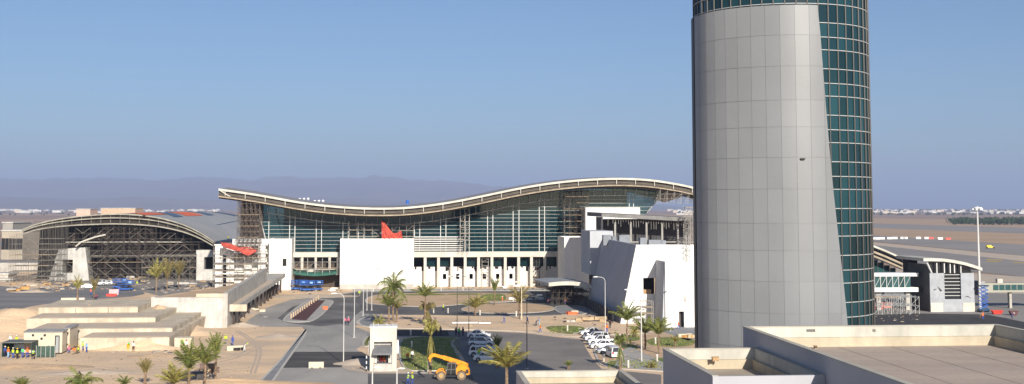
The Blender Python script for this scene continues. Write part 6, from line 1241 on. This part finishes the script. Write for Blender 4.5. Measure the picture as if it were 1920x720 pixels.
PEOPLE = [
 (15, 671, 'stand', 'orange', 'lightblue', None, 'yellow', 2.8, 'worker in an orange shirt and pale blue trousers at the left of the shelter'), (24, 672, 'stand', 'navy', 'blue', 'lime', 'white', 3.3, 'worker in a lime vest and blue trousers second from the left in the shelter'), (32, 673, 'stand', 'black', 'black', 'lime', 'yellow', 3.0, 'worker in a lime vest and black trousers in the middle of the shelter'), (42, 671, 'stand', 'lightblue', 'blue', 'green', 'blue', 3.2, 'worker in a green vest with a blue helmet right of the shelter\'s middle'), (51, 671, 'stand', 'orange', 'blue', None, 'red', 3.6, 'worker in an orange shirt and blue trousers at the right inside the shelter'), (62, 674, 'work', 'lightblue', 'black', 'lime', None, .9, 'dark-haired worker in a lime vest walking out of the shelter'), (9, 669, 'stand', 'blue', 'navy', None, 'white', 1.0, 'worker in dark blue coveralls at the shelter\'s far left corner'),
 (75, 670, 'sit', 'white', 'black', None, None, .6, 'worker in a white shirt sitting by the green net fence'), (90, 666, 'stand', 'lime', 'grey', 'lime', 'white', .4, 'worker in a lime vest and white helmet standing by the green net fence'), (94, 668, 'sit', 'brown', 'black', None, None, -.4, 'worker in dark clothes crouched beside the net fence\'s right end'), (19, 646, 'stand', 'white', 'navy', None, 'white', .2, 'worker in a white helmet standing behind the shelter on the left'), (31, 647, 'stand', 'lime', 'grey', 'lime', 'white', 0, 'worker in a lime vest standing behind the shelter'),
 (129, 662, 'sit', 'pink', 'blue', None, 'orange', .3, 'worker in a pink shirt sitting in front of the short cabin'), (139, 664, 'sit', 'orange', 'beige', None, None, 0, 'worker in an orange shirt sitting in the group right of the cabins'), (147, 663, 'sit', 'black', 'black', 'lime', 'yellow', -.3, 'worker with a lime vest over black clothes sitting in the group right of the cabins'), (122, 660, 'bend', 'black', 'brown', None, None, 1.2, 'worker in black bending down beside the cabin door'), (155, 659, 'stand', 'lime', 'blue', 'lime', 'green', 2.0, 'worker in a lime vest and blue trousers standing right of the sitting group'), (162, 661, 'stand', 'lightblue', 'blue', None, 'white', 2.6, 'worker in light blue standing at the right edge of the sitting group'),
 (240, 658, 'bend', 'yellow', 'yellow', None, 'green', .5, 'worker in yellow rain clothes bending before the lowest terrace step'), (250, 659, 'stand', 'white', 'brown', None, None, .8, 'worker in a white shirt and brown trousers next to the one in yellow'), (342, 655, 'stand', 'green', 'beige', 'green', 'lime', 0, 'worker in a bright green vest in front of the terrace end block'), (349, 656, 'stand', 'white', 'white', None, 'red', .4, 'worker in white with a red helmet beside the green-vested one'), (423, 645, 'stand', 'lime', 'grey', 'lime', 'lime', .2, 'worker in a lime vest standing on the sand below the abutment'), (436, 648, 'stand', 'blue', 'blue', None, 'blue', 0, 'worker in blue coveralls standing on the sand right of the lime-vested one'), (458, 659, 'bend', 'white', 'white', None, 'lime', 1.5, 'worker in white bending over dark cables on the sand'),
 (647, 610, 'walk', 'pink', 'navy', None, None, -.3, 'left one of two workers in pink shirts walking on the road'), (653.5, 610, 'walk', 'pink', 'navy', None, 'white', -.3, 'right one of two workers in pink shirts walking on the road'), (674, 556, 'walk', 'lime', 'grey', 'lime', 'white', 0, 'worker in a lime vest on the dark road before the middle white block'), (831, 584, 'stand', 'lime', 'black', 'lime', 'white', 2, 'worker in a pale lime vest on the drop-off road near the ragged palm'), (773, 676, 'stand', 'white', 'navy', None, None, .3, 'person in a pale shirt standing on the lawn behind the telehandler'), (764, 677, 'bend', 'orange', 'brown', None, None, .3, 'worker in orange crouching on the lawn left of the pale-shirted person'),
 (765, 722, 'work', 'blue', 'blue', 'lime', 'white', 1, 'worker in blue with a lime vest at the bottom edge right of the kiosk'), (773, 722, 'work', 'grey', 'blue', 'lime', 'yellow', -1, 'worker in a lime vest facing the other at the bottom edge'), (818, 628, 'stand', 'navy', 'black', None, None, .2, 'left one of two dark figures in the shade beside the lawn'), (826, 628, 'stand', 'navy', 'navy', None, None, -.2, 'right one of two dark figures in the shade beside the lawn'), (855, 630, 'stand', 'navy', 'navy', None, None, .5, 'worker in navy at the left of the shaded group behind the cars'), (861, 631, 'stand', 'green', 'navy', 'green', None, 0, 'worker in a green vest in the shaded group behind the cars'), (868, 630, 'stand', 'navy', 'navy', None, 'blue', -.5, 'worker in navy at the right of the shaded group behind the cars'),
 (945, 607, 'walk', 'blue', 'blue', None, 'blue', 1.5, 'worker in blue walking on the sand verge right of the white pipes'), (989, 608, 'walk', 'blue', 'navy', None, 'white', 1.2, 'worker in blue beside the dark lamp post of the car park'), (1005, 612, 'bend', 'navy', 'navy', None, 'blue', 1.6, 'worker in navy bending down on the kerb of the car park'), (1011, 611, 'stand', 'lightblue', 'lightblue', None, None, 1.6, 'worker in light blue next to the bending one on the kerb'), (1013, 624, 'walk', 'orange', 'blue', None, 'yellow', -1.5, 'worker in an orange shirt and blue trousers walking across the car park'), (1027, 571, 'bend', 'pink', 'navy', None, None, 1.3, 'worker in pink leaning over at the left of the canopy\'s shadow'), (1060, 571, 'stand', 'orange', 'blue', None, 'orange', .3, 'worker in orange at the edge of the canopy\'s shadow'), (1085, 570, 'stand', 'red', 'navy', None, None, .3, 'worker in dark red deep in the shade of the canopy'),
 (898, 671, 'stand', 'lime', 'green', 'lime', None, .4, 'worker in lime crouching at the front of the shaded cars'), (910, 672, 'stand', 'black', 'black', None, None, .2, 'person in black standing against the frontmost shaded car'), (1138, 624, 'stand', 'orange', 'blue', 'orange', None, .3, 'worker in an orange vest behind the sunny car row by the lamp post'), (1144, 616, 'stand', 'black', 'black', None, None, -.5, 'person in black just behind the orange-vested worker'), (1287, 608, 'stand', 'red', 'grey', None, 'orange', .2, 'worker in red standing beside the white annex door'), (1272, 618, 'walk', 'orange', 'blue', 'orange', 'white', 1.3, 'worker in an orange vest walking towards the white annex door'), (1299, 611, 'stand', 'grey', 'black', None, 'white', 1, 'worker in grey next to the dark edge of the control tower'),
 (170, 553, 'stand', 'orange', 'blue', None, 'orange', .4, 'worker in orange under the twin yard palms'), (180, 563, 'bend', 'pink', 'navy', None, 'red', .4, 'worker in pink bending right of the yard barriers'), (257, 537, 'stand', 'lime', 'grey', 'lime', 'white', .1, 'worker in a lime vest right of the blue platform machines'), (262, 533, 'stand', 'navy', 'navy', None, None, .1, 'worker in navy behind the lime-vested one in the left yard'), (224, 551, 'stand', 'blue', 'blue', None, 'red', .1, 'worker in blue with a red helmet before the blue machines'),
 (1843, 600, 'stand', 'orange', 'blue', 'orange', 'orange', .4, 'worker in an orange vest at the foot of the floodlight mast'), (1838, 598, 'bend', 'beige', 'brown', None, 'white', .9, 'worker bending at debris beside the floodlight mast'), (1897, 598, 'bend', 'blue', 'navy', None, 'white', .9, 'worker in blue bending on the far right of the apron')]
for a in PEOPLE: person(*a)
kp = [(708, 'white', 'white', 'worker in white standing at the left of the kiosk opening'), (714, 'red', 'red', 'worker in red standing inside the kiosk opening'), (720, 'orange', 'yellow', 'worker in orange with a yellow helmet inside the kiosk opening'), (725, 'grey', 'white', 'worker in grey standing at the right of the kiosk opening')]
for x, c_, h_, lab in kp: a, _ = PA(x, 675, bk+1.6); person(0, 0, 'stand', c_, 'navy', None, h_, .1, lab, loc=A(a, bk+1.6, .45))
p = PA(428, 446, 400); person(0, 0, 'bend', 'lime', 'navy', 'lime', 'yellow', .3, 'worker in a lime vest crouched above the crumpled red sheet', loc=A(p[0], 400, PA(428, 452, 400)[1]))
scaffold('roof_scaffold', 'low scaffold platform between the arched hall and the white stepped block', PA(402, 455, 400)[0], PA(436, 455, 400)[0], 398, 402, 0, PA(428, 452, 400)[1]-.1, 2.0, 1.9, decks=(6,), seed=41, brace_p=.5, m=TUBED)

# ------------------------------------------------------------------ scattered rubble (uncountable)
k = MB(); rr = random.Random(5)
def scatter(x0, x1, y0, y1, n, s0, s1, z=.02):
    for _ in range(n):
        x, y = rr.uniform(x0, x1), rr.uniform(y0, y1); p = PG(x, y, z); s = rr.uniform(s0, s1); w, d, h = s*rr.uniform(.5, 2.2), s*rr.uniform(.4, 1), s*rr.uniform(.2, .7); a = rr.uniform(0, 3.14); c_, s_ = math.cos(a), math.sin(a); k.mi = rr.choice((0, 0, 0, 1, 2, 3))
        pt = lambda u, v, z_: (p[0]+u*c_-v*s_, p[1]+u*s_+v*c_, p[2]+z_)
        k.hexa([pt(-w, -d, 0), pt(w, -d, 0), pt(w, d, 0), pt(-w, d, 0)], [pt(-w*.7, -d*.7, h), pt(w*.7, -d*.7, h), pt(w*.7, d*.7, h), pt(-w*.7, d*.7, h)])
scatter(180, 470, 510, 546, 300, .15, .6); scatter(10, 165, 518, 546, 160, .2, .8); scatter(300, 430, 530, 552, 60, .1, .4); scatter(540, 640, 540, 560, 60, .15, .45); scatter(430, 500, 560, 612, 50, .15, .4); scatter(0, 480, 655, 720, 260, .03, .16); scatter(200, 480, 600, 660, 90, .04, .2); scatter(180, 330, 646, 662, 70, .1, .35); scatter(690, 1040, 596, 612, 60, .08, .3, .13); scatter(1040, 1160, 590, 628, 70, .1, .4, .13); scatter(660, 700, 668, 692, 40, .1, .3); scatter(780, 1060, 536, 544, 60, .15, .45, .14); scatter(1640, 1720, 586, 604, 26, .08, .25, .06); scatter(480, 700, 620, 720, 40, .04, .12); scatter(1120, 1300, 630, 690, 60, .05, .2, .14)
tag(k.build('rubble', [mat('rubble_grey', (.36, .31, .26), .9, .15, 1.0), WOOD, DARKB, PLANK], recalc=False), 'scattered stones, boards and rubbish over the building site', 'rubble', kind='stuff')
# grass tufts over the lawns
k = MB()
def tufts(x0, x1, y0, y1, n):
    for _ in range(n):
        p = Vector(PG(rr.uniform(x0, x1), rr.uniform(y0, y1), .13)); a = rr.uniform(0, 3.14); l = rr.uniform(.12, .3); d = Vector((math.cos(a), math.sin(a), 0))*.14; k.face([k.p(p-d), k.p(p+d), k.p(p+d*.3+Vector((0, 0, l))+d.cross(Vector((0, 0, 1)))*rr.uniform(-.6, .6))])
tufts(755, 862, 634, 694, 900); tufts(1140, 1240, 674, 690, 260); tufts(1210, 1300, 638, 649, 160); tufts(1030, 1090, 614, 625, 120); tufts(905, 945, 553, 563, 120)
tag(k.build('grass_tuft', GRASS, recalc=False), 'tufts of short grass over the lawns around the kiosk', 'grass', kind='stuff')

# ------------------------------------------------------------------ far: town, trees, hills
rr = random.Random(11)
HW = [mat('far_white', (.60, .58, .55), .9, .08, .02), mat('far_cream', (.60, .52, .42), .9, .08, .02), mat('far_grey', (.36, .35, .34), .9, .08, .02)]
hm_ = []
for wm in HW:
    for v in range(2):
        k = MB(); k.box(-.5, .5, -.5, .5, 0, 1); k.box(-.45, .15, -.4, .4, 1, 1.25) if v else k.box(-.5, .5, -.52, -.46, 1, 1.1); k.box(.1, .3, -.52, -.5, .2, .5); hm_.append(k.mesh('house', wm))
def house(x, Y, w, h, i, lab, grp):
    o = bpy.data.objects.new('town_house', hm_[i % len(hm_)]); C.objects.link(o); o.location = ((x-960)/F*Y, Y, -.03); o.scale = (w, w*.8, h); o.rotation_euler = (0, 0, rr.uniform(-.4, .4)); tag(o, lab, 'house', grp)
for i in range(75): house(rr.uniform(-20, 410), rr.uniform(5200, 9500), rr.uniform(14, 42), rr.uniform(5, 11), rr.choice((0, 0, 1, 1, 2, 3, 4)), 'tiny pale house of the distant town left of the wave roof', 'houses of the distant town on the left')
for i in range(110): house(rr.uniform(1636, 1935), rr.uniform(4300, 9500), rr.uniform(12, 40), rr.uniform(3.5, 9), rr.choice((0, 0, 0, 1, 1, 2, 3, 4)), 'tiny pale house of the distant town right of the control tower', 'houses of the distant town on the right')
for i in range(14): house(rr.uniform(1248, 1296), rr.uniform(3000, 8000), rr.uniform(14, 40), rr.uniform(5, 12), rr.choice((0, 1, 2)), 'tiny pale house seen between the wave roof and the control tower', 'houses beside the control tower')
# far tree belts
def belt(lab, x0, x1, Y0, Y1, n, hmax, nm='tree_belt'):
    k = MB()
    for _ in range(n):
        Y = rr.uniform(Y0, Y1); x = rr.uniform(x0, x1); c = Vector(((x-960)/F*Y, Y, 0)); h = hmax*rr.uniform(.45, 1); w = h*rr.uniform(.6, 1.1)
        for _ in range(26):
            u = Vector((rr.gauss(0, .4)*w, rr.gauss(0, .4)*w, h*(.55+.25*rr.gauss(0, 1)))); u.z = max(.1, min(h, u.z)); s = h*.22; q = c+u; e = Vector((rr.gauss(0, 1), rr.gauss(0, 1), rr.gauss(0, 1))).normalized(); f = e.orthogonal().normalized()
            k.face([k.p(q-e*s), k.p(q+f*s), k.p(q+e*s), k.p(q-f*s)])
    return tag(k.build(nm, LEAFD, recalc=False), lab, 'trees', kind='stuff')
belt('dark green belt of trees on the plain at the far right', 1776, 1960, 1750, 2150, 170, 9)
belt('thin line of scrub trees along the foot of the town on the right', 1636, 1960, 3600, 4600, 130, 7); belt('thin scattered scrub on the plain left of the arched hall', -40, 420, 3500, 6000, 90, 7); belt('dark scrub line in front of the distant town', 1636, 1960, 6500, 9000, 130, 12)
# pale sheds beyond the hall
def shed(lab, x0, x1, ytop, Y, d, mm, wins=0, floor_=0):
    a0, a1 = (x0-960)/F*Y, (x1-960)/F*Y; z1 = EYE-(ytop-388)/F*Y; t = thing('service_building', lab, 'building', ((a0+a1)/2, Y, 0)); o = ((a0+a1)/2, Y, 0); m = MB(o); m.box(a0, a1, Y, Y+d, 0, z1); m.build('wall', mm, t); m = MB(o); m.box(a0-.4, a1+.4, Y-.4, Y+d+.4, z1+.01, z1+.6); m.build('roof', CONCW, t)
    for i in range(wins): m = MB(o); c = a0+(a1-a0)*(i+.5)/wins; m.box(c-.8, c+.8, Y-.08, Y-.01, z1*.35, z1*.75); m.build('window', CARGLASS, t)
shed('cream service block with slit windows left of the arched hall', 8, 48, 433, 600, 25, mat('tan_block', (.40, .345, .27), .85, .1, .1), 6); shed('grey plant building with a glass corner behind the cream service block', 9, 28, 418, 640, 25, mat('grey_block', (.33, .31, .28), .85, .1, .1), 2); shed('small pale shed right of the grey plant building', 28, 52, 425, 660, 20, CONC, 2); shed('low pink shed on the plain behind the arch', 146, 172, 392.5, 1100, 20, mat('pink_shed', (.60, .42, .34), .8), 3); shed('pale orange buildings on the plain above the arched roof', 192, 256, 391, 1150, 25, mat('orange_shed', (.58, .40, .28), .8), 8)
shed('white low walls and units at the far left edge', -5, 22, 514, 445, 8, CONC, 0); shed('grey sheet fence yard at the left edge', -20, 30, 524, 425, 3, mat('sheet_grey', (.30, .30, .28), .8), 0); shed('cream container at the foot of the left portal', 120, 140, 511, 437, 3, CREAM2, 0); shed('small white booth by the left portal', 104, 112, 512, 436, 2, WHITE2, 1)
# long low walls left of the arch
q = thing('perimeter_wall', 'long grey retaining wall stepping down on the far left', 'wall', PG(20, 510)); k = MB(); k.box(-30, 34, 0, 1, 0, 3.2); k.build('wall', CONC, q); k = MB(); k.box(-30, 34, -.1, 1.1, 3.2, 3.5); k.build('coping', CONCW, q)
# hills
def hills(name, Y0, Y1, ridge, seed, m_, nx=170, ny=14):
    k = MB(); idx = []
    for i in range(nx+1):
        x = -500+(1900+500)*i/nx; row = []
        for j in range(ny+1):
            f = j/ny; Y = Y0+(Y1-Y0)*f; X = (x-960)/F*Y; hgt = interp(ridge, x)/F*Y1; nzv = noise.fractal(Vector((x*.012+seed, f*3.0, seed)), 1.0, 2.1, 6); rid = 1-abs(noise.noise(Vector((x*.02+seed*3, f*2.2, 5))))
            z = hgt*(f**.8)*(.86+.16*rid)+hgt*.10*nzv*min(1, f*4)*(1-.3*f)+(25 if f == 1 else 0)*0; row.append(k.p((X, Y, z-3)))
        idx.append(row)
    for i in range(nx):
        for j in range(ny): k.face([idx[i][j], idx[i+1][j], idx[i+1][j+1], idx[i][j+1]])
    return tag(k.build(name, m_, smooth=True, recalc=False), kind='structure')
HILL = mat('hill_rock', (.25, .19, .15), .95, 0, .0006, col2=(.17, .125, .10))
hills('hills', 13500, 20000, [(-600, 56), (-200, 55), (0, 57), (110, 58), (200, 57), (330, 55), (480, 58), (600, 57), (720, 60), (790, 57), (850, 50), (920, 44), (1000, 36), (1100, 24), (1200, 12), (1300, 3), (1420, 0), (2000, 0)], 3.0, HILL)
hills('foothills', 10500, 13000, [(-600, 22), (0, 26), (150, 20), (260, 24), (420, 18), (600, 22), (760, 16), (900, 12), (1000, 8), (1150, 3), (1300, 0), (2000, 0)], 8.0, HILL)

# ------------------------------------------------------------------ air
hz = MB(); hz.box(-26000, 26000, -900, 24000, -1.2, 590); h_ = hz.build('haze', [])
mh_ = bpy.data.materials.new('haze_air'); mh_.use_nodes = True; nt = mh_.node_tree; nt.nodes.remove(nt.nodes['Principled BSDF']); pv = nt.nodes.new('ShaderNodeVolumePrincipled'); pv.inputs['Color'].default_value = HAZE_C; pv.inputs['Density'].default_value = HAZE_D; pv.inputs['Anisotropy'].default_value = 0.0
nt.links.new(pv.outputs[0], nt.nodes['Material Output'].inputs['Volume']); h_.data.materials.append(mh_); tag(h_, 'pale blue desert haze filling the air over the plain', 'haze', kind='stuff')

# ------------------------------------------------------------------ light, sky, camera
SUN_AZ, SUN_EL = 17.0, 22.5          # sun behind the viewer, to the right
w = bpy.data.worlds.new('World'); S.world = w; w.use_nodes = True; nt = w.node_tree
sky = nt.nodes.new('ShaderNodeTexSky'); sky.sky_type = 'NISHITA'; sky.sun_disc = False; sky.sun_elevation = R(SUN_EL); sky.sun_rotation = R(180-SUN_AZ); sky.altitude = 0; sky.air_density = SKY_AIR; sky.dust_density = SKY_DUST; sky.ozone_density = SKY_OZ
bg = nt.nodes['Background']; bg.inputs['Strength'].default_value = SKY_S; nt.links.new(sky.outputs[0], bg.inputs['Color'])
sl_ = bpy.data.lights.new('sun', 'SUN'); sl_.energy = SUN_S; sl_.angle = R(0.5); sl_.color = (1.0, 0.93, 0.82); so = bpy.data.objects.new('sun', sl_); C.objects.link(so)
sd = Vector((math.sin(R(SUN_AZ))*math.cos(R(SUN_EL)), -math.cos(R(SUN_AZ))*math.cos(R(SUN_EL)), math.sin(R(SUN_EL)))); so.rotation_euler = sd.to_track_quat('Z', 'Y').to_euler()
cam = bpy.data.cameras.new('camera'); co = bpy.data.objects.new('camera', cam); C.objects.link(co); co.location = (0, 0, EYE); co.rotation_euler = (R(90)+PITCH, 0, 0)
cam.sensor_width = 36; cam.lens = F/1920*36; cam.shift_y = -(360-YC)/1920; cam.clip_start = 0.5; cam.clip_end = 120000; S.camera = co
S.render.engine = 'CYCLES'; S.render.resolution_x = 1024; S.render.resolution_y = 384; S.view_settings.view_transform = 'Standard'; S.view_settings.look = 'None'; S.view_settings.gamma = 1; S.view_settings.use_curve_mapping = False; S.view_settings.exposure = EXPO
S.cycles.max_bounces = 8; S.cycles.transparent_max_bounces = 12; S.cycles.volume_bounces = 0
